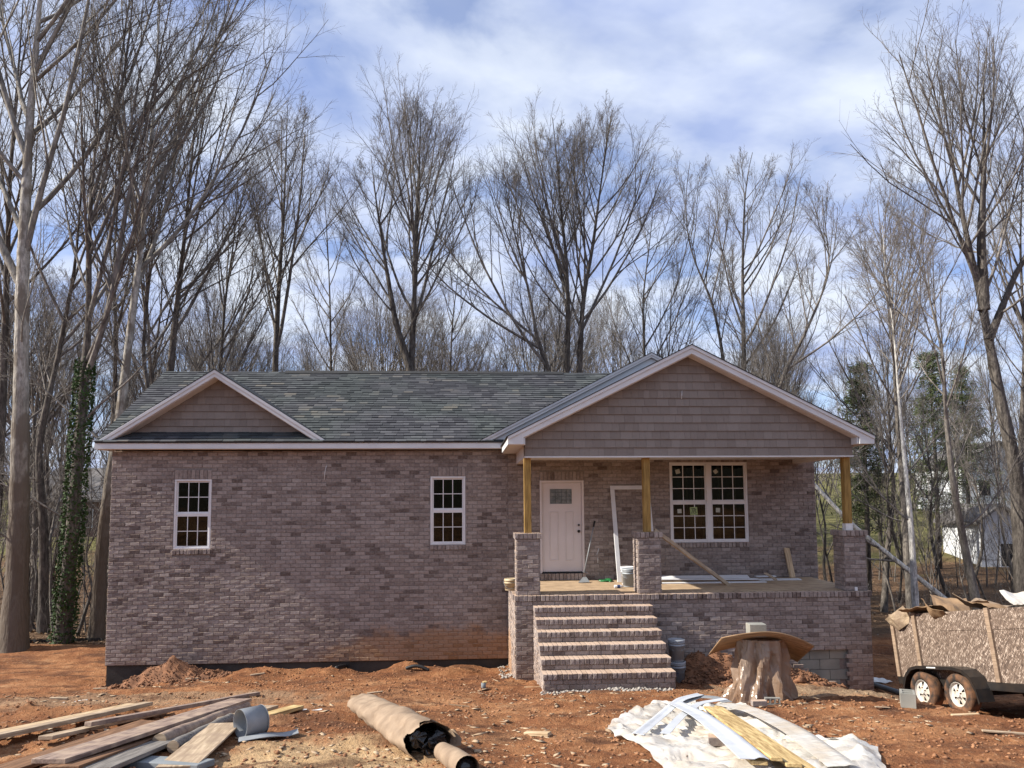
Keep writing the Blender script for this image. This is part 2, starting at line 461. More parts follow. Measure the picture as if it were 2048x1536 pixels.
MAT['trim_white'] = M('trim_white', (0.70, 0.71, 0.72), (0.60, 0.61, 0.63), 3, 0.45)
MAT['metal_trim'] = M('metal_trim', (0.60, 0.63, 0.67), (0.50, 0.53, 0.58), 4, 0.35, spec=0.5)
MAT['kraft'] = M('kraft', (0.30, 0.222, 0.155), (0.20, 0.143, 0.098), 5, 0.8, 1.0, 11, lo=.35, hi=.65)
MAT['card'] = M('card', (0.30, 0.195, 0.11), (0.19, 0.12, 0.07), 5, 0.8)
MAT['black_plastic'] = M('black_plastic', (0.008, 0.008, 0.009), (0.014, 0.014, 0.014), 9, 0.22, 0.5, 14, spec=0.6)
MAT['green_bag'] = M('green_bag', (0.02, 0.16, 0.05), (0.015, 0.09, 0.03), 20, 0.4)
MAT['foam'] = M('foam', (0.22, 0.24, 0.255), (0.17, 0.19, 0.20), 5, 0.8, 0.2, 90)
MAT['pvc_black'] = M('pvc_black', (0.02, 0.02, 0.022), (0.03, 0.03, 0.03), 9, 0.5)
MAT['tyre'] = M('tyre', (0.030, 0.026, 0.024), (0.17, 0.085, 0.045), 7, 0.9, 0.3, 50, coord='obj', lo=0.38, hi=0.62)
MAT['rim'] = M('rim', (0.62, 0.61, 0.58), (0.42, 0.37, 0.30), 9, 0.4, coord='obj', spec=0.5)
MAT['frame_black'] = M('frame_black', (0.012, 0.012, 0.013), (0.028, 0.022, 0.018), 9, 0.35, spec=0.5)
MAT['red'] = M('red', (0.45, 0.01, 0.02), (0.4, 0.01, 0.02), 9, 0.3)
def osb_mat():
    m, nt, bs, out = new_mat('osb')
    tcn = node(nt, 'ShaderNodeTexCoord')
    def flakes(sc, rot):
        mp = node(nt, 'ShaderNodeMapping', vector_type='TEXTURE'); mp.inputs['Scale'].default_value = (1.3, 1, 0.30); mp.inputs['Rotation'].default_value = (0, rot, 0)
        nt.links.new(tcn.outputs['Object'], mp.inputs[0])
        v = node(nt, 'ShaderNodeTexVoronoi', i_Scale=sc, i_Randomness=1.0); nt.links.new(mp.outputs[0], v.inputs['Vector'])
        s = node(nt, 'ShaderNodeSeparateColor'); nt.links.new(v.outputs['Color'], s.inputs[0])
        return s.outputs[0]
    f = mth(nt, 'ADD', mth(nt, 'MULTIPLY', flakes(22, 0.9), 0.6), mth(nt, 'MULTIPLY', flakes(30, -0.8), 0.4))
    col = ramp(nt, f, [(0.12, (0.05, 0.032, 0.024)), (0.5, (0.135, 0.094, 0.070)), (0.72, (0.215, 0.158, 0.122)), (0.84, (0.48, 0.395, 0.325))])
    col = mixc(nt, ramp(nt, noise(nt, 1.2, 4, vec=tcn.outputs['Object']), [(0.4, 0.0), (0.75, 0.5)]), col, (0.15, 0.105, 0.075))
    nt.links.new(col, bs.inputs['Base Color'])
    bs.inputs['Roughness'].default_value = 0.8; add_bump(nt, bs, f, 0.3, 0.004)
    return m
MAT['osb'] = osb_mat()
def plastic_mat(name, tint, dirt, amount, trans=0.45):
    m, nt, bs, out = new_mat(name)
    n = noise(nt, 3.2, 5, stretch=(1.6, 1.6, .45) if name == 'poly_clay' else None); col = mixc(nt, ramp(nt, n, [(0.5 - amount * .25, 0.0), (0.5 + amount * .3, amount)]), tint, dirt)  # draped cover: upright streaks mix clay stain with highlights painted into the colour
    nt.links.new(col, bs.inputs['Base Color'])
    bs.inputs['Roughness'].default_value = 0.25; bs.inputs['Specular IOR Level'].default_value = 0.5
    tl = node(nt, 'ShaderNodeBsdfTranslucent'); nt.links.new(col, tl.inputs[0])
    mx = node(nt, 'ShaderNodeMixShader'); mx.inputs[0].default_value = trans
    nt.links.new(bs.outputs[0], mx.inputs[1]); nt.links.new(tl.outputs[0], mx.inputs[2]); nt.links.new(mx.outputs[0], out.inputs[0])
    add_bump(nt, bs, noise(nt, 7, 4, dist=0.6), 0.5, 0.03)
    return m
MAT['poly_white'] = plastic_mat('poly_white', (0.72, 0.705, 0.67), (0.60, 0.46, 0.29), 0.4, 0.25)
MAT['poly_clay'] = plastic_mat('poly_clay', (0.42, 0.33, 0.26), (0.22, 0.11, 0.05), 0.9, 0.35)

def ground_mat():
    m, nt, bs, out = new_mat('ground')
    g = node(nt, 'ShaderNodeNewGeometry'); sp = node(nt, 'ShaderNodeSeparateXYZ'); nt.links.new(g.outputs['Position'], sp.inputs[0])
    pos = g.outputs['Position']
    a = noise(nt, 0.55, 5, pos); b = noise(nt, 3.2, 6, pos, 0.6); c = noise(nt, 17, 6, pos, 0.7); big = noise(nt, 0.22, 3, pos)
    clay = ramp(nt, mth(nt, 'ADD', mth(nt, 'MULTIPLY', a, 0.5), mth(nt, 'MULTIPLY', b, 0.5)),
                [(0.33, (0.125, 0.052, 0.028)), (0.46, (0.235, 0.100, 0.046)), (0.56, (0.33, 0.155, 0.072)), (0.70, (0.45, 0.26, 0.14))])
    sand = ramp(nt, b, [(0.3, (0.42, 0.27, 0.14)), (0.7, (0.60, 0.43, 0.25))])
    # pale dry sand where it was spread: left foreground and in front of the porch
    def blob(x, y, rx, ry):
        dx = mth(nt, 'DIVIDE', mth(nt, 'SUBTRACT', sp.outputs[0], x), rx); dy = mth(nt, 'DIVIDE', mth(nt, 'SUBTRACT', sp.outputs[1], y), ry)
        d = mth(nt, 'SQRT', mth(nt, 'ADD', mth(nt, 'MULTIPLY', dx, dx), mth(nt, 'MULTIPLY', dy, dy)))
        d = mth(nt, 'ADD', d, mth(nt, 'MULTIPLY', mth(nt, 'SUBTRACT', b, 0.5), 1.6))
        return ramp(nt, d, [(0.55, 1.0), (1.05, 0.0)])
    col = mixc(nt, blob(-1.9, 7.4, 1.5, 1.5), clay, sand)
    grey = ramp(nt, c, [(0.3, (0.22, 0.155, 0.10)), (0.7, (0.40, 0.295, 0.19))])
    col = mixc(nt, mth(nt, 'MULTIPLY', blob(4.9, 12.9, 2.2, 1.3), 0.85), col, grey)
    col = mixc(nt, mth(nt, 'MULTIPLY', blob(-7.0, 12.5, 5.0, 1.6), 0.55), col, grey)
    # trampled dark patches
    col = mixc(nt, ramp(nt, noise(nt, 1.5, 6, pos, 0.62, stretch=(0.55, 1.5, 1)), [(0.50, 0.0), (0.64, 0.85)]), col, (0.105, 0.05, 0.03))
    col = mixc(nt, ramp(nt, c, [(0.56, 0.0), (0.72, 0.55)]), col, (0.52, 0.36, 0.22))
    col = mixc(nt, ramp(nt, c, [(0.30, 0.6), (0.42, 0.0)]), col, (0.11, 0.055, 0.03))
    litter = ramp(nt, noise(nt, 9, 6, pos, 0.7), [(0.3, (0.05, 0.032, 0.022)), (0.55, (0.15, 0.092, 0.055)), (0.75, (0.25, 0.165, 0.10))])
    grass = ramp(nt, noise(nt, 2.0, 5, pos), [(0.3, (0.09, 0.10, 0.03)), (0.7, (0.20, 0.185, 0.08))])
    far = mth(nt, 'ADD', sp.outputs[1], mth(nt, 'MULTIPLY', mth(nt, 'SUBTRACT', big, 0.5), 26))
    litter = mixc(nt, ramp(nt, mth(nt, 'DIVIDE', far, 100), [(0.46, 0.0), (0.52, 0.85)]), litter, grass)
    edge = mth(nt, 'ADD', sp.outputs[1], mth(nt, 'MULTIPLY', mth(nt, 'SUBTRACT', b, 0.5), 2.5))
    col = mixc(nt, ramp(nt, mth(nt, 'DIVIDE', edge, 100), [(0.222, 0.0), (0.232, 1.0)]), col, litter)
    behind = mth(nt, 'ADD', sp.outputs[1], mth(nt, 'MULTIPLY', mth(nt, 'SUBTRACT', a, 0.5), 8))
    col = mixc(nt, ramp(nt, mth(nt, 'ADD', mth(nt, 'DIVIDE', behind, 100), 0.5), [(0.40, 1.0), (0.44, 0.0)]), col, (0.07, 0.055, 0.035))  # unseen slope behind the camera, darkened to keep window reflections dark
    nt.links.new(col, bs.inputs['Base Color'])
    bs.inputs['Roughness'].default_value = 0.95; bs.inputs['Specular IOR Level'].default_value = 0.1
    add_bump(nt, bs, mth(nt, 'ADD', mth(nt, 'MULTIPLY', c, 1.0), mth(nt, 'MULTIPLY', b, 1.2)), 1.0, 0.07)
    return m
MAT['ground'] = ground_mat()
MAT['clod'] = M('clod', (0.36, 0.18, 0.09), (0.16, 0.075, 0.04), 5, 0.95, 0.4, 80)
MAT['chip'] = M('chip', (0.50, 0.38, 0.25), (0.24, 0.16, 0.10), 4, 0.9)
MAT['soil'] = M('soil', (0.26, 0.125, 0.065), (0.11, 0.055, 0.032), 9, 0.95, 0.6, 60)
MAT['gravel'] = M('gravel', (0.40, 0.37, 0.33), (0.24, 0.21, 0.18), 9, 0.9)
def bark(name, c1, c2, scale=5, patch=None, lo=.35, hi=.65):
    m, nt, bs, out = new_mat(name)
    n = noise(nt, scale, 5, stretch=(1, 1, 0.25), rough=0.6)
    col = ramp(nt, n, [(lo, c1), (hi, c2)])
    col = mixc(nt, 1.0, col, ramp(nt, noise(nt, scale * 3.5, 6, stretch=(1, 1, 0.3), rough=0.7), [(0.34, 0.45), (0.62, 1.25)]), 'MULTIPLY')
    if patch:
        col = mixc(nt, ramp(nt, noise(nt, 2.2, 4, stretch=(1, 1, 0.5)), [(0.52, 0.0), (0.58, 1.0)]), col, patch)
        z = node(nt, 'ShaderNodeNewGeometry'); s3 = node(nt, 'ShaderNodeSeparateXYZ'); nt.links.new(z.outputs['Position'], s3.inputs[0])
        hgt = mth(nt, 'ADD', s3.outputs[2], mth(nt, 'MULTIPLY', noise(nt, 1.7, 4), 5))
        col = mixc(nt, ramp(nt, mth(nt, 'DIVIDE', hgt, 20), [(0.28, 0.92), (0.60, 0.0)]), col, (0.10, 0.078, 0.06))
    nt.links.new(col, bs.inputs['Base Color'])
    bs.inputs['Roughness'].default_value = 0.9; bs.inputs['Specular IOR Level'].default_value = 0.15
    add_bump(nt, bs, mth(nt, 'ADD', n, noise(nt, 14, 5, stretch=(1, 1, 0.2))), 1.0, 0.04)
    return m
MAT['bark'] = bark('bark', (0.066, 0.057, 0.050), (0.150, 0.132, 0.115))
MAT['twig'] = bark('twig', (0.135, 0.120, 0.108), (0.21, 0.19, 0.172), 2)
MAT['bark_grey'] = bark('bark_grey', (0.13, 0.115, 0.10), (0.22, 0.195, 0.17))
MAT['twig_grey'] = bark('twig_grey', (0.17, 0.15, 0.135), (0.25, 0.225, 0.20), 2)
MAT['bark_pale'] = bark('bark_pale', (0.48, 0.46, 0.42), (0.33, 0.31, 0.27), 4, (0.20, 0.175, 0.145))
MAT['twig_pale'] = bark('twig_pale', (0.30, 0.28, 0.25), (0.18, 0.165, 0.145), 2)
MAT['bark_birch'] = bark('bark_birch', (0.58, 0.56, 0.52), (0.16, 0.145, 0.13), 7, lo=.52, hi=.68)
MAT['ivy'] = M('ivy', (0.025, 0.05, 0.015), (0.045, 0.08, 0.022), 3, 0.7, spec=0.2)
MAT['needles'] = M('needles', (0.05, 0.075, 0.025), (0.10, 0.12, 0.045), 1.5, 0.7)
MAT['far_white'] = M('far_white', (0.62, 0.64, 0.66), (0.55, 0.57, 0.6), 3, 0.6)
MAT['far_roof'] = M('far_roof', (0.11, 0.105, 0.10), (0.15, 0.14, 0.14), 3, 0.9)
MAT['far_brick'] = M('far_brick', (0.14, 0.09, 0.08), (0.18, 0.12, 0.10), 12, 0.9)
MAT['paper_white'] = M('paper_white', (0.72, 0.72, 0.70), (0.6, 0.6, 0.58), 9, 0.7)
MAT['sticker'] = M('sticker', (0.46, 0.48, 0.42), (0.36, 0.38, 0.33), 30, 0.6)
MAT['sticker_green'] = M('sticker_green', (0.33, 0.42, 0.20), (0.28, 0.36, 0.16), 30, 0.6)

# ================================================================== setting: ground
def axis(*segs):
    out = [segs[0][0]]
    for a, b, st in segs:
        n = max(1, round((b - a) / st)); out += list(a + (b - a) * (np.arange(n) + 1) / n)
    return np.array(out)
gx = axis((-900, -120, 130), (-120, -24, 8), (-24, -10, 0.35), (-10, 10.5, 0.068), (10.5, 30, 0.5), (30, 140, 9), (140, 900, 130))
gy = axis((-300, -60, 60), (-60, 4, 4), (4, 6.2, 0.2), (6.2, 10, 0.045), (10, 17.6, 0.07), (17.6, 25, 0.14), (25, 60, 0.8), (60, 160, 6), (160, 1600, 160))
GX, GY = np.meshgrid(gx, gy)
V = np.stack([GX.ravel(), GY.ravel(), gz(GX, GY).ravel()], 1)
nx, ny = len(gx), len(gy)
I = (np.arange(ny - 1)[:, None] * nx + np.arange(nx - 1)[None]).ravel()
gme = np_mesh('ground', V, np.stack([I, I + 1, I + nx + 1, I + nx], 1))
gme.polygons.foreach_set('use_smooth', [True] * len(gme.polygons))
tag(ob('ground', gme, MAT['ground']), kind='structure')

# ================================================================== the house
TH = math.radians(3.5)
HO = Vector((0, 17.3, 0))
house = thing('brick_house', 'new single storey grey brick house with shingle roof and covered porch', 'house', HO, TH)
HM = Matrix.Translation(HO) @ Matrix.Rotation(TH, 4, 'Z')
def hw(u, v, w): return HM @ Vector((u, -v, w))

CH, BL = 0.0845, 0.215          # course height, brick length with joints
brng = random.Random(11)
def brick_add(mb, l, h, d, mat4, tint, j=0.003):
    c = 0.006
    R = lambda: brng.uniform(-j, j)
    p = []
    for y, ins in ((0, c), (c, 0), (d, 0)):
        for sx, sz in ((-1, -1), (1, -1), (1, 1), (-1, 1)):
            p.append((sx * (l / 2 - ins) + R(), y + (R() * 1.3 if y < d else 0), sz * (h / 2 - ins) + R()))
    if mat4 is not None: p = [mat4 @ Vector(q) for q in p]
    fs = [(0, 1, 2, 3)]
    for k in (0, 4):
        for i in range(4):
            j2 = (i + 1) % 4
            fs.append((k + i, k + 4 + i, k + 4 + j2, k + j2))
    mb.add(p, fs, tint)
VARIANTS = {}
def variant(l, h, d, t):
    key = (round(l, 3), round(h, 3), round(d, 2), int(t * 7.99))
    if key not in VARIANTS:
        mb = MB(); brick_add(mb, l, h, d, None, (key[3] + 0.5) / 8)
        me = mb.mesh('brick'); me.materials.append(MAT['brick']); VARIANTS[key] = me
    return VARIANTS[key]
BR = []                          # (owner, cx, cy, cz, rot, l, h, d, tint, weight)
def tint():
    t = brng.random()
    if brng.random() < 0.10: return brng.uniform(0.0, 0.22)
    return 0.35 + 0.5 * t
def frame_front(v): return (lambda a, b, n=0: (a, -(v + n), b)), 0.0
def frame_left(u): return (lambda a, b, n=0: (u - n, -a, b)), -math.pi / 2
def frame_right(u): return (lambda a, b, n=0: (u + n, -a, b)), math.pi / 2
def fill(owner, frame, a0, a1, b0, b1, holes=(), skip=None, d=0.06, off=0.0, group=0):
    fn, rot = frame
    k = 0; b = b0
    while b < b1 - 0.03:
        h = min(CH, b1 - b)
        iv = [(a0, a1)]
        for (h0, h1, g0, g1) in holes:
            if b + h * 0.7 > g0 and b + h * 0.3 < g1:
                nv = []
                for s, e_ in iv:
                    if h1 <= s or h0 >= e_: nv.append((s, e_)); continue
                    if h0 > s: nv.append((s, h0))
                    if h1 < e_: nv.append((h1, e_))
                iv = nv
        sh = off + (BL / 2 if k % 2 else 0)
        x = a0 - sh
        while x < a1:
            for s, e_ in iv:
                l0, l1 = max(x, s), min(x + BL, e_)
                if l1 - l0 > 0.035:
                    ac, bc = (l0 + l1) / 2, b + h / 2
                    if skip and skip(ac, bc): continue
                    c = fn(ac, bc + brng.uniform(-.0015, .0015), 0.010 + brng.uniform(-.0025, .0025))
                    BR.append((owner, *c, rot, round(l1 - l0 - 0.011, 3), round(h - 0.011, 3), d, tint(), group))
            x += BL
        b += CH; k += 1
def upright(owner, frame, a0, a1, b0, b1, n=0.012, d=0.06, group=0, wid=None):   # soldier / rowlock row
    fn, rot = frame
    cnt = max(1, round((a1 - a0) / (wid or CH))); st = (a1 - a0) / cnt
    for i in range(cnt):
        c = fn(a0 + (i + .5) * st, (b0 + b1) / 2 + brng.uniform(-.002, .002), n + brng.uniform(-.003, .003))
        BR.append((owner, *c, rot, round(st - 0.010, 3), round(b1 - b0 - 0.004, 3), d, tint(), group))
def finish_bricks(mats, limit=300):
    """mats: owner -> world matrix; the bricks that show largest become parts, the others one mesh for each wall"""
    owners = {o.name: o for o, *_ in BR}
    dist = []
    for i, r in enumerate(BR):
        p = mats @ Vector(r[1:4])
        full = r[5] > 0.07 and r[9] >= 0
        dist.append(((p - Vector((0, 0, CAM_Z))).length - 6 * r[9] if full else 1e9, i))
    dist.sort()
    solo = set(i for dd, i in dist[:limit] if dd < 1e8)
    rest = {}
    for i, (o, x, y, z, rot, l, h, d, t, g) in enumerate(BR):
        if i in solo:
            b = link('brick', variant(l, h, d, t), o, (x, y, z)); b.rotation_euler = (0, 0, rot)
        else:
            mb = rest.setdefault(o.name, MB())
            brick_add(mb, l, h, d, Matrix.Translation((x, y, z)) @ Matrix.Rotation(rot, 4, 'Z'), t)
    for n, mb in rest.items():
        tag(ob('brickwork', mb, MAT['brick'], owners[n]), kind='stuff')
    BR.clear()

# ---- walls
UL, UR = -8.74, 6.97
WIN = [(-7.395, -6.600, 2.785, 4.310), (-1.830, -1.050, 2.830, 4.350), (3.582, 5.385, 2.828, 4.645)]
DOOR = (0.615, 1.615, 2.175, 4.245)
HOLES = WIN + [DOOR]
mb = MB()
def wall_with_holes(mb, a0, a1, b0, b1, v0, v1, holes):
    hs = sorted(holes); x = a0
    for h in hs:
        mb.box(x, h[0], -v1, -v0, b0, b1)
        mb.box(h[0], h[1], -v1, -v0, b0, h[2]); mb.box(h[0], h[1], -v1, -v0, h[3], b1)
        x = h[1]
    mb.box(x, a1, -v1, -v0, b0, b1)
wall_with_holes(mb, UL + .004, UR - .004, 0.335, 4.93, -0.13, 0.0, HOLES)
front_wall = ob('front_wall', mb, MAT['mortar'], house)
fl = frame_front(0)
fill(front_wall, fl, UL, -0.10, 0.335, 4.93, [(a - .0, b + .0, c - .11, d + .20) for a, b, c, d in WIN[:2]], group=0)
fill(front_wall, fl, -0.10, UR, 2.03, 4.93, [(a, b, c - .11, min(d + .20, 4.93)) for a, b, c, d in WIN[2:]] + [(DOOR[0], DOOR[1], 2.0, DOOR[3] + .2)])
for a, b, c, d in WIN:
    upright(front_wall, fl, a, b, d, min(d + .20, 4.93), 0.012)
    upright(front_wall, fl, a - .01, b + .01, c - .11, c - .006, 0.035, 0.09)
upright(front_wall, fl, DOOR[0], DOOR[1], DOOR[3], DOOR[3] + .20)
upright(front_wall, fl, DOOR[0] - .01, DOOR[1] + .01, 2.03, 2.17, 0.10, 0.14, 0.3)
mb = MB()
mb.box(UL, UL + .13, 0.14, 6.95, 0.335, 5.3); side_l = ob('side_wall', mb, MAT['mortar'], house)
fill(side_l, frame_left(UL + 0.004), -6.9, 0.0, 0.335, 5.0, group=-9)
mb = MB(); mb.box(UR - .13, UR, 0.14, 6.95, 0.0, 5.3); ob('side_wall', mb, MAT['mortar'], house)
mb = MB(); mb.box(UL, UR, 6.955, 7.05, 0.0, 5.3); ob('rear_wall', mb, MAT['mortar'], house)
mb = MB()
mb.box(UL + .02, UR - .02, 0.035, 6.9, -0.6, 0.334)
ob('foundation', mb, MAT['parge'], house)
mb = MB()
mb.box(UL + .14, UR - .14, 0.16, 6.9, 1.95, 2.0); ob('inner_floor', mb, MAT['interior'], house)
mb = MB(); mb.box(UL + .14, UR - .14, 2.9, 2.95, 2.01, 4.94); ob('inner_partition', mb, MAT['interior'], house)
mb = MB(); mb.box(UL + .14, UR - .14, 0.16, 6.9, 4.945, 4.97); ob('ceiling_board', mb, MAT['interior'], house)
mb = MB(); mb.box(-1.62, -1.25, 0.9, 0.93, 3.9, 4.6); ob('sheathing_panel', mb, MAT['green_sheet'], house)
for k in range(7):
    mb = MB(); mb.box(3.5 + k * .4, 3.54 + k * .4, 1.2, 1.29, 2.0, 4.94); ob('stud', mb, MAT['pine'], house)

# ---- windows
def window(u0, u1, w0, w1, lights, rows, label=None):
    mb = MB(); fw = 0.045
    for (a0, a1, b0, b1) in ((u0, u1, w1 - fw, w1), (u0, u1, w0, w0 + fw), (u0, u0 + fw, w0 + fw, w1 - fw), (u1 - fw, u1, w0 + fw, w1 - fw)):
        mb.box(a0, a1, 0.0, 0.10, b0, b1)
    n = len(lights)
    fr = ob('window', mb, MAT['vinyl'], house); bevel(fr, .006)
    if n == 2:
        mb = MB(); mb.box((u0 + u1) / 2 - .055, (u0 + u1) / 2 + .055, -0.004, 0.098, w0 + fw, w1 - fw); bevel(ob('mullion', mb, MAT['vinyl'], fr), .005)
    mid = (w0 + w1) / 2
    for i, (a0, a1) in enumerate(lights):
        mb = MB(); mb.box(a0, a1, 0.012, 0.06, mid - .022, mid + .022); bevel(ob('meeting_rail', mb, MAT['vinyl'], fr), .004)
        for s, (b0, b1) in enumerate(((w0 + fw, mid - .022), (mid + .022, w1 - fw))):
            y = 0.03 if s == 0 else 0.05
            st = 0.028
            mb = MB()
            mb.box(a0, a0 + st, y - .015, y + .02, b0, b1); mb.box(a1 - st, a1, y - .015, y + .02, b0, b1)
            mb.box(a0 + st, a1 - st, y - .015, y + .02, b0, b0 + st); mb.box(a0 + st, a1 - st, y - .015, y + .02, b1 - st, b1)
            ob('sash', mb, MAT['vinyl'], fr)
            A0, A1, B0, B1 = a0 + st, a1 - st, b0 + st, b1 - st
            for c in range(1, 3):
                x = A0 + (A1 - A0) * c / 3; mb = MB(); mb.box(x - .008, x + .008, y - .006, y + .010, B0, B1); ob('muntin', mb, MAT['vinyl'], fr)
            for r in range(1, rows):
                z = B0 + (B1 - B0) * r / rows; mb = MB(); mb.box(A0, A1, y - .0045, y + .0085, z - .008, z + .008); ob('muntin', mb, MAT['vinyl'], fr)
            pw, ph = (A1 - A0) / 3, (B1 - B0) / rows
            mb = MB(); mb.box(-pw / 2, pw / 2, 0, .004, -ph / 2, ph / 2)
            me = mb.mesh('pane'); me.materials.append(MAT['glass'])
            for c in range(3):
                for r in range(rows):
                    p = link('pane', me, fr, (A0 + (c + .5) * pw, y + .003, B0 + (r + .5) * ph))
                    p.rotation_euler = (brng.uniform(-.004, .004), 0, brng.uniform(-.004, .004))
    return fr
wA = window(*WIN[0], [(WIN[0][0] + .045, WIN[0][1] - .045)], 2)
wB = window(*WIN[1], [(WIN[1][0] + .045, WIN[1][1] - .045)], 2)
m_ = (WIN[2][0] + WIN[2][1]) / 2
wC = window(*WIN[2], [(WIN[2][0] + .045, m_ - .055), (m_ + .055, WIN[2][1] - .045)], 3)
def sticker(u, w, sx, sz, rot, mat, y=0.024):
    mb = MB(); c, s_ = math.cos(rot), math.sin(rot)
    q = [(u + c * a - s_ * b, w + s_ * a + c * b) for a, b in ((-sx / 2, -sz / 2), (sx / 2, -sz / 2), (sx / 2, sz / 2), (-sx / 2, sz / 2))]
    mb.prism(q, y, y + .003); return ob('sticker', mb, MAT[mat], wC)
def wpx(x, y): # crop pixel of the double window -> (u, w)
    return WIN[2][0] + (x - 140) / 1228 * 1.803, WIN[2][3] - (y - 190) / 1222 * 1.817
for x, y, sx, sz, r, mt, yy in ((280, 330, .10, .10, .25, 'sticker', .044), (880, 333, .09, .09, .6, 'sticker', .044), (290, 935, .095, .095, .05, 'sticker', .020), (895, 925, .095, .10, -.05, 'sticker', .020), (512, 935, .17, .175, .05, 'sticker_green', .018)):
    u, w = wpx(x, y); sticker(u, w, sx, sz, r, mt, yy)
u, w = wpx(512, 935)   # hand-drawn marks on the green sticker
mb = MB()
for (a, b, c, d) in ((-.055, -.06, -.01, .06), (-.02, -.06, .02, .055), (-.07, .05, .02, .06), (.02, .055, .055, .03), (.055, .03, .02, 0), (.02, 0, .06, -.03), (.06, -.03, .015, -.06)):
    dx, dz = c - a, d - b; L_ = math.hypot(dx, dz); nx_, nz_ = -dz / L_ * .006, dx / L_ * .006
    mb.prism([(u + a + nx_, w + b + nz_), (u + a - nx_, w + b - nz_), (u + c - nx_, w + d - nz_), (u + c + nx_, w + d + nz_)], .0155, .0175)
ob('sticker_print', mb, MAT['black'], wC)

# ---- front door
mb = MB()
d0, d1, e0, e1 = DOOR
cw = 0.05
for (a0, a1, b0, b1) in ((d0, d1, e1 - cw, e1), (d0, d0 + cw, e0, e1 - cw), (d1 - cw, d1, e0, e1 - cw)):
    mb.box(a0, a1, -0.006, 0.13, b0, b1)
casing = bevel(ob('door_casing', mb, MAT['door'], house), .008, 2)
mb = MB(); mb.box(d0 + cw + .004, d1 - cw - .004, 0.045, 0.09, e0 + .03, e1 - cw - .004)
door = bevel(ob('door', mb, MAT['door'], house), .003)
mb = MB(); mb.box(d0 + .03, d1 - .03, -0.01, 0.14, e0 - .012, e0 + .018); ob('threshold', mb, MAT['dark_edge'], house)
def raised(u0, u1, w0, w1, bw=.022):
    mb = MB()
    for (a0, a1, b0, b1) in ((u0, u1, w1 - bw, w1), (u0, u1, w0, w0 + bw), (u0, u0 + bw, w0 + bw, w1 - bw), (u1 - bw, u1, w0 + bw, w1 - bw)):
        mb.box(a0, a1, 0.034, 0.0445, b0, b1)
    return mb
sxd = lambda x: d0 + (x - 118) / 520 * 1.0
szd = lambda y: e1 - (y - 125) / 1095 * 2.07
for a, b in ((230, 335), (415, 515)):
    bevel(ob('door_panel', raised(sxd(a), sxd(b), szd(1072), szd(495)), MAT['door'], door), .006)
ob('door_lite', raised(sxd(220), sxd(515), szd(420), szd(205), .03), MAT['door'], door)
mb = MB(); mb.box(sxd(240), sxd(497), .038, .0447, szd(402), szd(226)); li = ob('pane', mb, MAT['lite'], door)
for c in range(1, 4):
    mb = MB(); x = sxd(240 + 257 * c / 4 + (6 if c == 2 else 0)); mb.box(x - .004, x + .004, .0365, .0378, szd(402), szd(226)); ob('lead_came', mb, MAT['dark_edge'], door)
for r in range(1, 4):
    mb = MB(); z = szd(226 + 176 * r / 4); mb.box(sxd(240), sxd(497), .0372, .0379, z - .003, z + .003); ob('lead_came', mb, MAT['dark_edge'], door)
for y, r, nm in ((655, .024, 'deadbolt'), (730, .032, 'door_knob')):
    mb = MB(); mb.lathe([(0, -.03), (r * .8, -.028), (r, -.012), (r, .004), (r * .55, .010), (r * .5, .045)], 16, (sxd(573), 0.0, szd(y)), 'y'); ob(nm, mb, MAT['black'], door, True)

# ---- porch
PL, PR, PV = -0.10, 6.88, 2.40
mb = MB(); mb.box(PL, 5.15, -PV, -0.02, -0.4, 1.93); mb.box(5.15, 6.40, -PV, -0.021, .88, 1.929); mb.box(6.40, PR, -PV, -0.02, -0.4, 1.93); mb.box(5.15, 6.40, -PV + .10, -0.021, -.4, .88)
porch = ob('porch_base', mb, MAT['mortar'], house)
def cmu_gap(a, b):
    return (b < 0.86 and 5.2 + max(0, 0.60 - b) * 1.9 + 0.1 < a < 6.36)
fill(porch, frame_front(PV), PL, PR, 1.86 - CH * 22, 1.86, skip=cmu_gap, group=.5)
fill(porch, frame_left(PL), 0.0, PV, 1.86 - CH * 22, 1.86, group=-.5)
upright(porch, frame_front(PV), PL - .02, PR + .03, 1.865, 1.972, 0.035, 0.22, .6)
fnl, rl = frame_left(PL)
upright(porch, frame_left(PL), 0.02, PV - .20, 1.865, 1.972, 0.035, 0.22, .6)
# the gap in the veneer where the blocks still show
mb = MB(); mb.box(-.195, .195, 0, .03, -.095, .095); cme = mb.mesh('concrete_block'); cme.materials.append(MAT['cmu'])
for r in range(5):
    for c in range(4):
        a = 5.05 + c * .40 + (.2 if r % 2 else 0); b = 0.76 - r * .20
        if a < 6.45: link('concrete_block', cme, porch, (a, -PV + .075, b))
mb = MB()
P0, P1 = -0.0, 2.19
mb.hexa([(.0, -P1, 1.945), (PR - .1, -P1, 1.945), (PR - .1, -.012, 1.98), (.0, -.012, 1.98), (.0, -P1, 1.985), (PR - .1, -P1, 1.985), (PR - .1, -.012, 2.025), (.0, -.012, 2.025)])
ob('porch_floor', mb, MAT['deck_ply'], house)
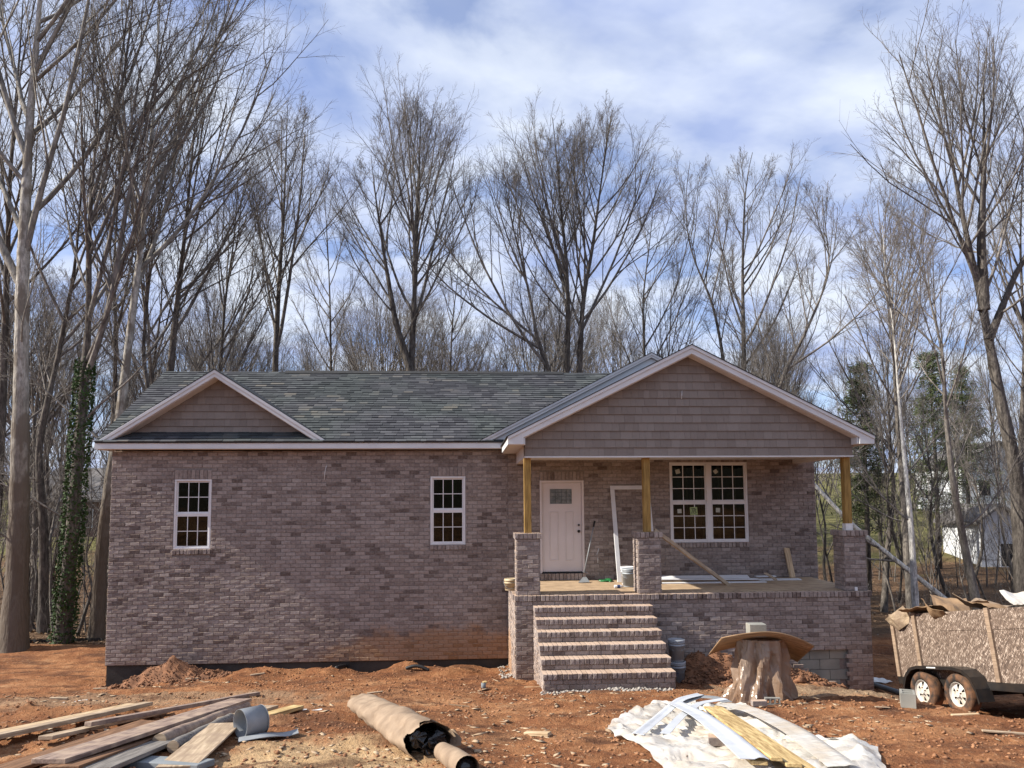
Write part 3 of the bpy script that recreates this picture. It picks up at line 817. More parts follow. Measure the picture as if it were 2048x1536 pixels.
# columns
def column(u0, cap_w=0.52):
    u1 = u0 + .445; v1 = 2.35; v0 = v1 - .445
    mb = MB(); mb.box(u0 + .004, u1 - .004, -v1 + .002, -v0, 1.95, 3.13)
    c = ob('column', mb, MAT['mortar'], house)
    fill(c, frame_front(v1 - .004), u0, u1, 1.975, 3.042, group=.7)
    fill(c, frame_left(u0), v0, v1, 1.975, 3.042, group=.2, off=BL / 2)
    fill(c, frame_right(u1), v0, v1, 1.975, 3.042, group=-.9, off=BL / 2)
    upright(c, frame_front(v1), u0 - .04, u1 + .04, 3.046, 3.155, 0.036, .14, .8)
    upright(c, frame_left(u0), v0 - .04, v1 - .1, 3.046, 3.155, 0.036, .14, .4)
    upright(c, frame_right(u1), v0 - .04, v1 - .1, 3.046, 3.155, 0.036, .14, -.9)
    mb = MB(); mb.box(u0 + .0, u1 - .0, -v1 + .11, -v0, 3.05, 3.148); ob('cap_bed', mb, MAT['mortar'], c)
    return c
cols = [column(-.07), column(2.30), column(6.42)]
for i, u0 in enumerate((.092, 2.446, 6.512)):
    mb = MB(); mb.box(-.0, 1.462, -.0685, .0685, -.0685, .0685)
    p = bevel(ob('porch_post', mb, MAT['treated'], house), .006, 2)
    p.rotation_euler = (0, -math.pi / 2, 0); p.location = (u0 + .0685, -2.21, 3.156)
    if i == 2:
        mb = MB(); mb.box(u0 - .004, u0 + .141, -2.283, -2.137, 3.157, 3.29); ob('post_wrap', mb, MAT['paper_white'], house)

# ---- clipped shakes
def clip(poly, n, c):           # keep n.p <= c
    out = []
    for i in range(len(poly)):
        p, q = poly[i], poly[(i + 1) % len(poly)]
        dp, dq = n[0] * p[0] + n[1] * p[1] - c, n[0] * q[0] + n[1] * q[1] - c
        if dp <= 0: out.append(p)
        if (dp < 0 < dq) or (dq < 0 < dp):
            t = dp / (dp - dq); out.append((p[0] + (q[0] - p[0]) * t, p[1] + (q[1] - p[1]) * t))
    return out
def shakes(parent, planes, u0, u1, w0, w1, v, ex):
    w = w0
    while w < w1:
        u = u0 - brng.uniform(0, .1)
        while u < u1:
            wd = brng.choice((.11, .14, .17, .20, .24))
            poly = [(max(u, u0) + .0012, w), (min(u + wd, u1) - .0012, w), (min(u + wd, u1) - .0012, w + ex), (max(u, u0) + .0012, w + ex)]
            u += wd
            if poly[1][0] - poly[0][0] < .02: continue
            for n, c in planes:
                poly = clip(poly, n, c)
                if len(poly) < 3: break
            if len(poly) < 3 or max(p[1] for p in poly) - min(p[1] for p in poly) < .01: continue
            n_ = len(poly); mb = MB(); j = brng.uniform(0, .003)
            fr = [(a, -(v + .004 + j + .024 * (1 - (b - w) / ex)), b) for a, b in poly]; bk = [(a, -v, b) for a, b in poly]
            fs = [tuple(range(n_))] + [(i, i + n_, (i + 1) % n_ + n_, (i + 1) % n_) for i in range(n_)]
            mb.add(fr + bk, fs, brng.random())
            ob('shake', mb, MAT['shake'], parent)
        w += ex
# ---- porch gable
GC, GP = 3.353, 6.786
sl = (GP - 5.0) / 3.598
mb = MB(); mb.prism([(.10, 4.64), (6.65, 4.64), (6.65, 4.97), (GC, 6.66), (.10, 4.97)], -2.40, -2.30)
gable = ob('porch_gable', mb, MAT['dark_edge'], house)
shakes(gable, [((sl, 1), 6.625 + sl * GC), ((-sl, 1), 6.625 - sl * GC)], .10, 6.65, 4.642, 6.62, 2.40, .163)
mb = MB(); mb.box(.095, 6.655, -2.425, -2.12, 4.612, 4.640); ob('beam_trim', mb, MAT['white'], house)
mb = MB(); mb.box(.09, .30, -2.115, -.02, 4.612, 4.90); bevel(ob('side_beam', mb, MAT['soffit'], house), .004)
mb = MB(); mb.box(6.45, 6.66, -2.115, -.02, 4.612, 4.90); ob('side_beam', mb, MAT['soffit'], house)
mb = MB(); mb.box(.305, 6.445, -2.115, -.03, 4.70, 4.72); ob('porch_ceiling', mb, MAT['soffit'], house)
tl, tr = GC - 3.598, GC + 3.598
roof_p = MB()
for s in (-1, 1):
    roof_p.prism([(GC, GP + .002), (GC, GP + .018), (GC + s * 3.63, 5.001), (GC + s * 3.63, 4.985)], -2.73, .3)
proof = ob('porch_roof', roof_p, MAT['dark_edge'], house)
mb = MB(); mb.prism([(tl, 5.0), (GC, GP), (tr, 5.0), (tr, 4.848), (tr - .30, 4.848), (tr - .30, 4.98), (GC, 6.615), (tl + .30, 4.98), (tl + .30, 4.848), (tl, 4.848)], -2.695, -2.655)
bevel(ob('rake_board', mb, MAT['white'], proof), .004)
mb = MB(); mb.prism([(tl, 5.001), (GC, GP + .001), (tr, 5.001), (tr, 4.94), (GC, 6.722), (tl, 4.94)], -2.72, -2.697); bevel(ob('rake_trim', mb, MAT['white'], proof), .004)
for s in (-1, 1):
    mb = MB(); mb.prism([(GC, 6.622), (GC + s * 3.28, 4.995), (GC + s * 3.28, 4.975), (GC, 6.602)], -2.654, -2.421); ob('rake_soffit', mb, MAT['soffit'], proof)
    a, b = sorted((GC + s * 3.595, GC + s * 3.565))
    mb = MB(); mb.box(a, b, -2.654, -.32, 4.849, 4.998); bevel(ob('eave_fascia', mb, MAT['white'], proof), .004)
    a, b = sorted((GC + s * 3.563, GC + s * 3.26))
    mb = MB(); mb.box(a, b, -2.654, -.0, 4.850, 4.862); ob('eave_soffit', mb, MAT['soffit'], proof)
    a, b = sorted((GC + s * 3.298, GC + s * 3.262))
    mb = MB(); mb.box(a, b, -2.652, -2.425, 4.862, 4.98); ob('corner_board', mb, MAT['white'], proof)
# ---- rear gable above the porch roof
RC, RP = 3.156, 7.105
rs = (RP - 5.136) / 3.86
mb = MB(); mb.prism([(RC - 3.74, 5.12), (RC + 3.74, 5.12), (RC, RP - .05)], -.235, .02); upg = ob('upper_gable', mb, MAT['wrap'], house)
mb = MB()
for s in (-1, 1):
    mb.prism([(RC, RP + .002), (RC, RP + .016), (RC + s * 3.89, 5.116 + .016), (RC + s * 3.89, 5.118)], -.33, 5.5)
urf = ob('upper_roof', mb, MAT['dark_edge'], house)
mb = MB(); mb.prism([(RC - 3.86, 5.136), (RC, RP), (RC + 3.86, 5.136), (RC + 3.66, 5.10), (RC, RP - .10), (RC - 3.66, 5.115)], -.30, -.262); bevel(ob('rake_board', mb, MAT['white'], urf), .003)
mb = MB(); mb.prism([(RC - 3.86, 5.137), (RC, RP + .001), (RC + 3.86, 5.137), (RC + 3.86, 5.085), (RC, RP - .05), (RC - 3.86, 5.085)], -.32, -.302); ob('rake_trim', mb, MAT['white'], urf)
mb = MB(); mb.box(RC - 3.86, RC - 3.60, -.30, -.236, 5.112, 5.134); ob('rake_return', mb, MAT['trim_white'], urf)

# ---- main roof
EV, EW, RV, RW = .32, 5.108, -3.45, 7.285
ms = (RW - EW) / (EV - RV)
mb = MB()
mb.hexa([(-8.97, -EV, EW - .03), (6.9, -EV, EW - .03), (6.9, -RV, RW - .03), (-8.97, -RV, RW - .03), (-8.97, -EV, EW - .004), (6.9, -EV, EW - .004), (6.9, -RV, RW - .004), (-8.97, -RV, RW - .004)])
mb.hexa([(-8.97, -RV, RW - .03), (6.9, -RV, RW - .03), (6.9, 7.3, 5.06), (-8.97, 7.3, 5.06), (-8.97, -RV, RW - .004), (6.9, -RV, RW - .004), (6.9, 7.3, 5.09), (-8.97, 7.3, 5.09)])
roof = ob('roof', mb, MAT['dark_edge'], house)
mb = MB(); mb.box(-8.985, -.235, -.30, -.272, 4.952, 5.102); bevel(ob('fascia', mb, MAT['white'], house), .004)
mb = MB(); mb.box(-8.98, -.20, -.2715, -.013, 4.953, 4.962); ob('soffit', mb, MAT['soffit'], house)
mb = MB(); mb.box(-8.985, -8.955, -.2715, 7.2, 4.954, 5.10); ob('fascia', mb, MAT['white'], house)
mb = MB(); mb.prism([(.0, 0), (.02, 0), (.02, .1), (0, .1)], 0, .1)
mb = MB(); mb.add([(-8.93, .2, 4.96), (-8.93, 7.0, 4.96), (-8.93, -RV, RW - .05), (-8.90, .2, 4.96), (-8.90, 7.0, 4.96), (-8.90, -RV, RW - .05)], [(0, 1, 2), (5, 4, 3), (0, 3, 4, 1), (1, 4, 5, 2), (2, 5, 3, 0)]); ob('gable_end', mb, MAT['shake'], house)
# shingles, laid course by course
slope_len = math.hypot(EV - RV, RW - EW); ca, sa = (EV - RV) / slope_len, (RW - EW) / slope_len
EXP = 0.142
shingle_list = []
ncr = int(slope_len / EXP)
srng = random.Random(5)
for k in range(ncr + 1):
    u = -8.99 - srng.uniform(0, .2)
    s0 = -.012 + k * EXP
    uend = 3.3
    while u < uend:
        wd = srng.uniform(.13, .36)
        shingle_list.append((max(u, -8.985), min(u + wd - .004, uend), s0, min(EXP * 1.25, slope_len - s0 + .02), srng.random() ** 1.2, srng.uniform(.004, .013)))
        u += wd
def shingle_geo(mb, a0, a1, s0, ln, t, th):
    def P(a, s, h): return (a, -(EV - s * ca) - h * sa * 1.0, EW + s * sa + h * ca)
    lo, hi = th * 1.4 + .010, .002
    mb.add([P(a0, s0, 0), P(a1, s0, 0), P(a1, s0 + ln, 0), P(a0, s0 + ln, 0), P(a0, s0, lo), P(a1, s0, lo), P(a1, s0 + ln, hi), P(a0, s0 + ln, hi)],
           [(4, 5, 6, 7), (0, 1, 5, 4), (1, 2, 6, 5), (3, 0, 4, 7)], t)
# those that show largest: the lower courses between the two gables
def shows(q): return -8.0 * (q[2] > .0) + (abs((q[0] + q[1]) / 2 + 2.4) * .25 + q[2]) - (q[1] - q[0])
order = sorted(range(len(shingle_list)), key=lambda i: shows(shingle_list[i]) if -4.0 < shingle_list[i][0] < -.8 else 99)
solo = set(order[:300])
rest = MB()
for i, q in enumerate(shingle_list):
    mid = (q[0] + q[1]) / 2
    if mid > RC - 3.86 + .25 and EW + q[2] * sa < RP - rs * abs(mid - RC) - .1 : continue          # under the upper gable roof
    if i in solo:
        mb = MB(); shingle_geo(mb, *q); ob('shingle', mb, MAT['shingle'], roof)
    else: shingle_geo(rest, *q)
tag(ob('shingle_courses', rest, MAT['shingle'], roof), kind='stuff')
mb = MB(); mb.prism([(-5.9, 0), (.6, 0), (.6, .03), (-5.9, .03)], 0, .0)
mb = MB()
mb.hexa([(-5.85, -RV - .14, RW - .05), (1.6, -RV - .14, RW - .05), (1.6, -RV + .14, RW - .05), (-5.85, -RV + .14, RW - .05), (-5.85, -RV - .13, RW - .035), (1.6, -RV - .13, RW - .035), (1.6, -RV, RW + .045), (-5.85, -RV, RW + .045)])
mb.hexa([(-5.85, -RV, RW - .05), (1.6, -RV, RW - .05), (1.6, -RV + .14, RW - .08), (-5.85, -RV + .14, RW - .08), (-5.85, -RV, RW + .045), (1.6, -RV, RW + .045), (1.6, -RV + .14, RW - .04), (-5.85, -RV + .14, RW - .04)])
ob('ridge_vent', mb, MAT['dark_edge'], roof)
# ---- left gable
LC, LPK, LF = -6.515, 6.688, 2.465
ls = (LPK - 5.104) / LF
mb = MB(); mb.prism([(LC - 1.86, 5.16), (LC + 1.86, 5.16), (LC, 6.50)], .10, .16)
lg = ob('left_gable', mb, MAT['dark_edge'], house)
shakes(lg, [((ls, 1), 6.525 + ls * LC), ((-ls, 1), 6.525 - ls * LC)], LC - 2.0, LC + 2.0, 5.318, 6.5, -.10, .165)
mb = MB(); mb.box(LC - 1.86, LC + 1.86, .06, .098, 5.27, 5.312); ob('gable_trim', mb, MAT['white'], lg)
mb = MB(); mb.hexa([(LC - 1.95, -.10, 5.20), (LC + 1.95, -.10, 5.20), (LC + 1.95, .098, 5.20), (LC - 1.95, .098, 5.20), (LC - 1.95, -.10, 5.235), (LC + 1.95, -.10, 5.235), (LC + 1.95, .098, 5.34), (LC - 1.95, .098, 5.30)]); 
mb = MB()
back = -2.45
for s in (-1, 1):
    f0, b0 = (LC + s * (LF + .02), -.27, 5.09), (LC + s * (LF + .02), -.265, 5.09)
    pk0, pk1 = (LC, -.29, LPK), (LC, -(back - .3), LPK)
    q = [f0, pk0, pk1, b0]
    up = [(a, b, c + .025) for a, b, c in q]
    mb.add(q + up, [(0, 1, 2, 3), (4, 5, 6, 7), (0, 1, 5, 4), (1, 2, 6, 5), (2, 3, 7, 6), (3, 0, 4, 7)], .45)
lroof = ob('left_gable_roof', mb, MAT['shingle'], house)
mb = MB(); mb.prism([(LC - LF, 5.104), (LC, LPK), (LC + LF, 5.104), (LC + LF - .24, 5.104), (LC, LPK - .155), (LC - LF + .24, 5.104)], -.262, -.225); bevel(ob('rake_board', mb, MAT['white'], lroof), .004)
mb = MB(); mb.prism([(LC - LF, 5.105), (LC, LPK + .001), (LC + LF, 5.105), (LC + LF - .11, 5.105), (LC, LPK - .07), (LC - LF + .11, 5.105)], -.282, -.264); bevel(ob('rake_trim', mb, MAT['white'], lroof), .003)
for s in (-1, 1):
    mb = MB(); mb.prism([(LC, LPK - .150), (LC + s * (LF - .24), 5.108), (LC + s * (LF - .24), 5.09), (LC, LPK - .168)], -.224, .098); ob('rake_soffit', mb, MAT['soffit'], lroof)
mb = MB(); mb.prism([(LC - LF + .1, 5.105), (LC + LF - .1, 5.105), (LC, LPK)], -.2815, -.2815 + .001)
mb = MB(); mb.box(LC - LF, LC + LF, -.325, -.29, 5.10, 5.112); ob('starter_strip', mb, MAT['shingle'], roof)
# cable ends left hanging from the brickwork
def cable(pts, r=.008, mat='trim_white'):
    mb = MB(); mb.tube(pts, r, 6); return ob('cable_end', mb, MAT[mat], house, True)
cable([(-4.115, .005, 4.62), (-4.12, -.035, 4.58), (-4.145, -.05, 4.45), (-4.155, -.05, 4.28)])
cable([(3.21, -2.40, 5.88), (3.215, -2.45, 5.92), (3.205, -2.46, 5.84), (3.20, -2.455, 5.76)])
cable([(1.935, .005, 2.72), (1.93, -.03, 2.70), (1.885, -.05, 2.60), (1.90, -.05, 2.48), (1.90, -.045, 2.40)])
finish_bricks(HM)

# ================================================================== brick steps
steps = thing('brick_steps', 'six dusty brick steps leading up to the porch', 'steps', HO, TH)
S0, S1 = .25, 2.47
mb = MB()
tops = [1.788 - .181 * i for i in range(6)]
for i, t in enumerate(tops):
    v1 = PV + .30 * (i + 1)
    mb.box(S0 + .002, S1 - .002, -v1 + .012, -(PV + .30 * i) + .013, 0.0, t - .012)
core = ob('stair_core', mb, MAT['mortar'], steps)
for i, t in enumerate(tops):
    v1 = PV + .30 * (i + 1)
    ff = frame_front(v1 - .012)
    upright(core, ff, S0 - .02, S1 + .02, t - .098, t, 0.030, .318, 1, CH * .98)
    fill(core, ff, S0, S1, t - .181 if i < 5 else t - .098 - 4 * CH, t - .098, group=.6)
    fill(core, frame_left(S0), v1 - .30, v1 - .012, t - .098 - 17 * CH, t - .098, group=.1, off=.1 * (i % 2))
    fill(core, frame_right(S1), v1 - .30, v1 - .012, t - .098 - 17 * CH, t - .098, group=-.9, off=.1 * (i % 2))
finish_bricks(HM)

# ================================================================== loose things
prng = random.Random(77)
def frame_of(A, B, roll=0.0):
    x = (B - A).normalized(); z = Vector((0, 0, 1)); z = (z - x * z.dot(x)).normalized(); y = z.cross(x)
    m = Matrix((x, y, z)).transposed().to_4x4()
    return Matrix.Translation((A + B) / 2) @ m @ Matrix.Rotation(roll, 4, 'X')
def plank_w(name, label, cat, A, B, w, t, mat, roll=0.0, group=None, wob=0.0):
    A, B = Vector(A), Vector(B); L_ = (B - A).length
    mb = MB(); n = 6
    vs_ = []; fs = []
    for i in range(n + 1):
        x = -L_ / 2 + L_ * i / n; dz = wob * math.sin(math.pi * i / n); j = prng.uniform(-.002, .002)
        vs_ += [(x, -w / 2 + j, -t / 2 + dz), (x, w / 2 + j, -t / 2 + dz), (x, w / 2 + j, t / 2 + dz), (x, -w / 2 + j, t / 2 + dz)]
    for i in range(n):
        for k in range(4):
            k2 = (k + 1) % 4; fs.append((i * 4 + k, i * 4 + k2, i * 4 + 4 + k2, i * 4 + 4 + k))
    fs += [(3, 2, 1, 0), (n * 4, n * 4 + 1, n * 4 + 2, n * 4 + 3)]
    mb.add(vs_, fs)
    o = bevel(ob(name, mb, MAT[mat]), min(.004, t * .2))
    o.matrix_world = frame_of(A, B, roll)
    return tag(o, label, cat, group)
def plank(name, label, cat, pn, pf, w, t, mat, l0=0.0, l1=0.0, **k):
    A, B = ground(*pn), ground(*pf)
    A.z += t / 2 + l0; B.z += t / 2 + l1
    return plank_w(name, label, cat, A, B, w, t, mat, **k)

# ---- on the porch
def hpx(px, py, v):                       # pixel on the plane v = const of the house -> world point
    d = Vector(ray(px, py)); N = Vector((math.sin(TH), -math.cos(TH), 0)); C_ = Vector((0, 0, CAM_Z))
    return C_ + d * (((HO - C_).dot(N) + v) / d.dot(N))
fz = lambda v: 2.025 - .04 * v / 2.19
t = thing('door_frame', 'white three sided door frame leaning on the porch wall', 'door frame', hw(2.6, .5, fz(.5)), TH)
def lean_box(nm, mat, par, u0, u1, ub, w0, w1, tv, bv):   # leaning from (bottom v=bv, w0) to (top v=tv, w1), local to par at (2.6,.5)
    mb = MB(); o = (2.6, .5, fz(.5)); th = .045
    P = lambda u, v, w: (u - o[0], -(v - o[1]), w - o[2])
    mb.hexa([P(u0 + ub, bv + th, w0), P(u1 + ub, bv + th, w0), P(u1 + ub, bv, w0), P(u0 + ub, bv, w0), P(u0, tv + th, w1), P(u1, tv + th, w1), P(u1, tv, w1), P(u0, tv, w1)])
    return bevel(ob(nm, mb, MAT[mat], par), .004)
lean_box('jamb', 'trim_white', t, 2.205, 2.295, .04, fz(.5), 4.03, .055, .50)
lean_box('jamb', 'trim_white', t, 3.005, 3.095, .04, fz(.5), 4.03, .055, .50)
lean_box('head', 'trim_white', t, 2.205, 3.095, .0, 4.032, 4.12, .035, .054)

t = thing('scraper', 'long handled floor scraper with flat steel blade beside the door', 'scraper', hw(1.55, .45, fz(.45)), TH)
A, B = hpx(1189, 1044, .04), hpx(1168, 1146, .42)
inv = (Matrix.Translation(hw(1.55, .45, fz(.45))) @ Matrix.Rotation(TH, 4, 'Z')).inverted()
mb = MB(); mb.tube([inv @ A, inv @ B], .012, 8); ob('handle', mb, MAT['steel'], t, True)
mb = MB(); g0 = A + (B - A) * .0; g1 = A + (B - A) * .10; mb.tube([inv @ (A - (B - A) * .02), inv @ g1], .02, 8); ob('grip', mb, MAT['black'], t, True)
Bm = inv @ B
mb = MB(); mb.hexa([(Bm.x - .16, Bm.y - .22, .006), (Bm.x + .10, Bm.y - .16, .006), (Bm.x + .05, Bm.y + .0, .10), (Bm.x - .03, Bm.y - .02, .10), (Bm.x - .16, Bm.y - .225, .014), (Bm.x + .10, Bm.y - .165, .014), (Bm.x + .05, Bm.y - .005, .11), (Bm.x - .03, Bm.y - .025, .11)]); ob('blade', mb, MAT['steel'], t)

def bucket(label, loc, mat, group=None, flip=False, h=.36, r=.145, printed=False, lid=True, cat='bucket'):
    t = thing('bucket', label, cat, loc, 0, group)
    k = 1.0
    prof = [(0, .0), (r * .86, 0), (r * .88, .012), (r * .97, h - .10), (r * 1.06, h - .098), (r * 1.07, h - .082), (r * .98, h - .08), (r * .985, h - .05), (r * 1.07, h - .048), (r * 1.08, h - .03), (r * 1.0, h - .028), (r * 1.0, h)]
    prof += [(r * .96, h), (r * .93, .03), (0, .03)]
    if flip: prof = [(a, h - b) for a, b in prof]
    mb = MB(); mb.lathe(prof, 28); ob('pail', mb, MAT[mat], t, True)
    if lid:
        mb = MB(); z = h if not flip else h
        mb.lathe([(r * 1.09, z - .02), (r * 1.10, z + .008), (r * 1.04, z + .016), (r * 1.0, z + .006), (0, z + .006)], 28); ob('lid', mb, MAT['trim_white' if printed is None else mat], t, True)
    mb = MB(); pts = []
    for i in range(13):
        a = math.pi * i / 12
        pts.append((math.cos(a) * r * 1.10, -abs(math.sin(a)) * .05 - r * .55 * math.sin(a), (h - .06 - .14 * math.sin(a)) if not flip else (.06 + .05 * math.sin(a))))
    mb.tube(pts, .0035, 5); ob('bail', mb, MAT['steel'], t, True)
    if printed:
        mb = MB()
        for rr, (z0, z1, a0, a1) in enumerate(((.20, .225, -.55, .1), (.165, .18, -.5, .25), (.145, .155, -.5, .2), (.125, .135, -.5, .05))):
            n = 10
            for i in range(n):
                if rr and prng.random() < .25: continue
                if rr == 0 and i % 3 == 2: continue
                b0, b1 = a0 + (a1 - a0) * i / n, a0 + (a1 - a0) * (i + .8) / n
                rad = lambda z: r * (.88 + .09 * z / (h - .10)) + .0015
                q = [(math.sin(b) * rad(z), -math.cos(b) * rad(z), z) for b, z in ((b0, z0), (b1, z0), (b1, z1), (b0, z1))]
                mb.add(q, [(0, 1, 2, 3)])
        ob('print', mb, MAT['print'], t)
    return t
p = hpx(1256, 1166, .95); bucket('white lidded bucket on the porch behind the grey one', Vector((p.x, p.y, hw(0, 0, fz(.95)).z)), 'trim_white', 'buckets on the porch')
p = hpx(1259, 1172, 1.32); bucket('grey paint bucket on the porch floor beside the middle column', Vector((p.x, p.y, hw(0, 0, fz(1.32)).z)), 'pail', 'buckets on the porch')
p = hpx(1021, 1171, 1.45); bucket('dirty tan bucket standing on the end of the porch wall', Vector((p.x, p.y, 1.974)), 'pail_tan', h=.24, r=.125, lid=False)
# two buckets stacked at the foot of the steps
q0 = hpx(1354, 1351, 2.95); gzv = float(gz(q0.x, q0.y))
q0.z = gzv - .01
bucket('lower grey bucket of the stack beside the brick steps', q0, 'pail_dark', 'buckets stacked by the steps', printed=True, h=.40, r=.15)
q1 = q0.copy(); q1.z = q0.z + .417
bucket('upper grey bucket of the stack beside the brick steps', q1, 'pail_dark', 'buckets stacked by the steps', h=.38, r=.145)

# small things on the porch floor
def blob_mesh(n, r, flat, seed, rough=.35):
    bm = bmesh.new(); bmesh.ops.create_icosphere(bm, subdivisions=n, radius=1)
    rn = np.array([v.co for v in bm.verts])
    k = 1 + rough * fbm(rn[:, 0] * 2 + seed, rn[:, 1] * 2 + rn[:, 2] * 1.7, seed, 3) * 2
    for v, s in zip(bm.verts, k): v.co = (v.co.x * r * s, v.co.y * r * s, max(v.co.z * r * flat * s, -.0) )
    me = bpy.data.meshes.new('blob'); bm.to_mesh(me); bm.free(); return me
p = hpx(1212, 1161, .35); o = ob('plastic_bag', blob_mesh(3, .16, .35, 5), MAT['green_bag']); o.location = (p.x, p.y, hw(0, 0, fz(.35)).z); tag(o, 'crumpled green plastic bag on the porch by the wall', 'bag')
p = hpx(1237, 1169, 1.55)
t = thing('water_bottle', 'small clear bottle lying on porch near the buckets', 'bottle', (p.x, p.y, hw(0, 0, fz(1.55)).z + .034), TH)
mb = MB(); mb.lathe([(0, -.09), (.03, -.088), (.033, -.07), (.033, .05), (.014, .085), (.013, .10), (0, .10)], 14, (0, 0, 0), 'x'); ob('bottle_body', mb, MAT['trim_white'], t, True)
mb = MB(); mb.lathe([(.0338, -.03), (.0338, .03)], 14, (0, 0, 0), 'x'); ob('bottle_label', mb, MAT['print'], t, True)
plank_w('brace_board', 'long board braced from the middle post down to the porch floor', 'board', hpx(1309, 1060, 2.10), hpx(1461, 1173, 1.25), .09, .038, 'pine_dirty', roll=1.2)
A = hpx(1573, 1096, .03); B = hpx(1585, 1150, .22); B.z = hw(0, 0, fz(.2)).z + .01
plank_w('short_board', 'short upright pine board leaning at the right of the porch wall', 'board', B, A, .14, .038, 'pine', roll=math.pi * .03)
for i, (x0, y0, x1, y1, v, w, lab) in enumerate((
        (1318, 1146, 1497, 1147, .35, .16, 'wide white trim board lying along the porch wall, rearmost of the pile'),
        (1318, 1151, 1516, 1153, .62, .17, 'white trim board lying on the pile in the middle of the porch boards'),
        (1318, 1160, 1532, 1160, .90, .12, 'narrow white trim board, front edge of the porch pile'),
        (1515, 1141, 1600, 1152, .50, .20, 'white trim offcut lying at the right end of the porch pile'),
        (1510, 1137, 1550, 1137, .30, .14, 'notched white trim scrap on top of the porch pile'))):
    A, B = hpx(x0, y0, v), hpx(x1, y1, v)
    z = fz(v) + .012 + (.03 if i in (1, 4) else 0.0) + (.02 if i == 4 else 0)
    A.z = z + (.05 if i == 0 else .02 if i == 1 else 0); B.z = z + (.05 if i == 0 else .0)
    plank_w('trim_board', lab, 'trim board', A, B, w, .02, 'trim_white', roll=.35 if i == 0 else .05, group='white trim boards on the porch')
plank_w('scrap_board', 'little pine offcut lying across the white porch trim', 'board', hpx(1531, 1146, .75) + Vector((0, 0, .0)), hpx(1552, 1160, 1.05), .09, .02, 'pine_dirty')
p = hw(6.62, 2.36, 1.974); mb = MB(); mb.box(-.025, .025, -.025, .025, 0, .07); o = bevel(ob('wood_block', mb, MAT['trim_white']), .003); o.location = p; tag(o, 'tiny white block on the porch ledge below the right column', 'block')

# ---- covered mortar mixer in front of the porch
mixp = ground(1525, 1404)
def drape():
    mb = MB(); n, m = 96, 22; vs_ = []; fs = []
    for j in range(m + 1):
        h = .93 * (1 - j / m)
        for i in range(n):
            a = 2 * math.pi * i / n
            base = .31 + .07 * (j / m) ** 1.5
            fold = .36 * (j / m) ** .4 * ((1 - 2 * abs(math.sin(a * 2.5 + .5 * math.sin(j * .25)))) * .5 + .45 * (1 - 2 * abs(math.sin(a * 4.5 + 1.1 + j * .06))) + .25 * math.sin(a * 17 + 2.0 + j * .1))
            crump = .22 * float(fbm(math.cos(a) * 4 + 5, math.sin(a) * 4 + h * 5, 4, 3))
            r = base * (1 + fold + crump)
            if math.cos(a + 2.6) > .55: r *= 1 + .45 * max(0, (j / m - .62)) * 2   # skirt trailing to the left front
            z = h + .03 * math.sin(a * 7 + 2) * (j / m)
            vs_.append((r * math.cos(a) * 1.12, r * math.sin(a) * .9, max(z, -.02)))
    for j in range(m):
        for i in range(n):
            i2 = (i + 1) % n
            fs.append((j * n + i, j * n + i2, (j + 1) * n + i2, (j + 1) * n + i))
    fs.append(tuple(range(n)))
    mb.add(vs_, fs); return mb
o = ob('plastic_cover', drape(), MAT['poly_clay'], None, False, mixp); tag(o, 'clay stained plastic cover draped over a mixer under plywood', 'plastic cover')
def bent_sheet(w, d, th, droop, n=20):
    mb = MB(); vs_ = []; fs = []
    for i in range(n + 1):
        x = -w / 2 + w * i / n; q = x / (w / 2); z = -droop * (abs(q) ** 1.8) * (1.25 if q > 0 else .85)
        e = d * (1 - .25 * abs(q) ** 2)
        vs_ += [(x, -e / 2, z + .15), (x, e / 2, z - .19), (x, e / 2, z + th - .19), (x, -e / 2, z + th + .15)]
    for i in range(n):
        for k in range(4):
            k2 = (k + 1) % 4; fs.append((i * 4 + k, i * 4 + k2, i * 4 + 4 + k2, i * 4 + 4 + k))
    fs += [(3, 2, 1, 0), (n * 4, n * 4 + 1, n * 4 + 2, n * 4 + 3)]
    mb.add(vs_, fs); return mb
top = mixp + Vector((.0, 0, .90))
o = ob('plywood_sheet', bent_sheet(1.36, .80, .02, .15), MAT['ply'], None, True, top + Vector((.0, 0, .02))); tag(o, 'sagging brown plywood sheet laid over the plastic covered mixer', 'plywood')
o.rotation_euler = (0, .05, .03)
mb = MB(); mb.box(-.125, .125, -.1, .1, 0, .185); o = bevel(ob('concrete_block', mb, MAT['cmu']), .008, 2); o.location = top + Vector((-.09, -.10, .075)); tag(o, 'pale square block weighing down the plywood sheet', 'block')
mb = MB(); mb.tube([(.10, .0, .03), (.13, .02, .07), (.19, .03, .075), (.26, .02, .05), (.30, .0, .01)], .014, 6); o = ob('cord', mb, MAT['trim_white'], None, True, top + Vector((.03, .05, .01))); tag(o, 'short loop of white cord lying on the plywood', 'cord')
def cored_brick(px, py, rz, label, mat='brick', whole=True):
    p = ground(px, py)
    t = thing('cored_brick', label, 'brick', p + Vector((0, 0, -.005)), rz, 'bricks around the covered mixer')
    # a brick standing on edge with its three round cores facing the viewer, as a frame around dark holes
    l, h, d = .205, .092, .058
    mb = MB(); bw = .014
    mb.box(-l / 2, l / 2, 0, d, 0, bw); mb.box(-l / 2, l / 2, 0, d, h - bw, h)
    xs = [-l / 2, -l / 2 + .018, -.034, -.018 + .0, .018, .034, l / 2 - .018, l / 2]
    for a, b in ((xs[0], xs[1]), (-.042, -.024), (.024, .042), (xs[6], xs[7])): mb.box(a, b, 0, d, bw, h - bw)
    ob('brick_body', mb, MAT[mat], t)
    return t
cored_brick(1470, 1401, .1, 'cored brick half under the trailing plastic at the mixer')
cored_brick(1546, 1409, -.1, 'cored brick standing below the dark gap in the plastic', 'cmu')
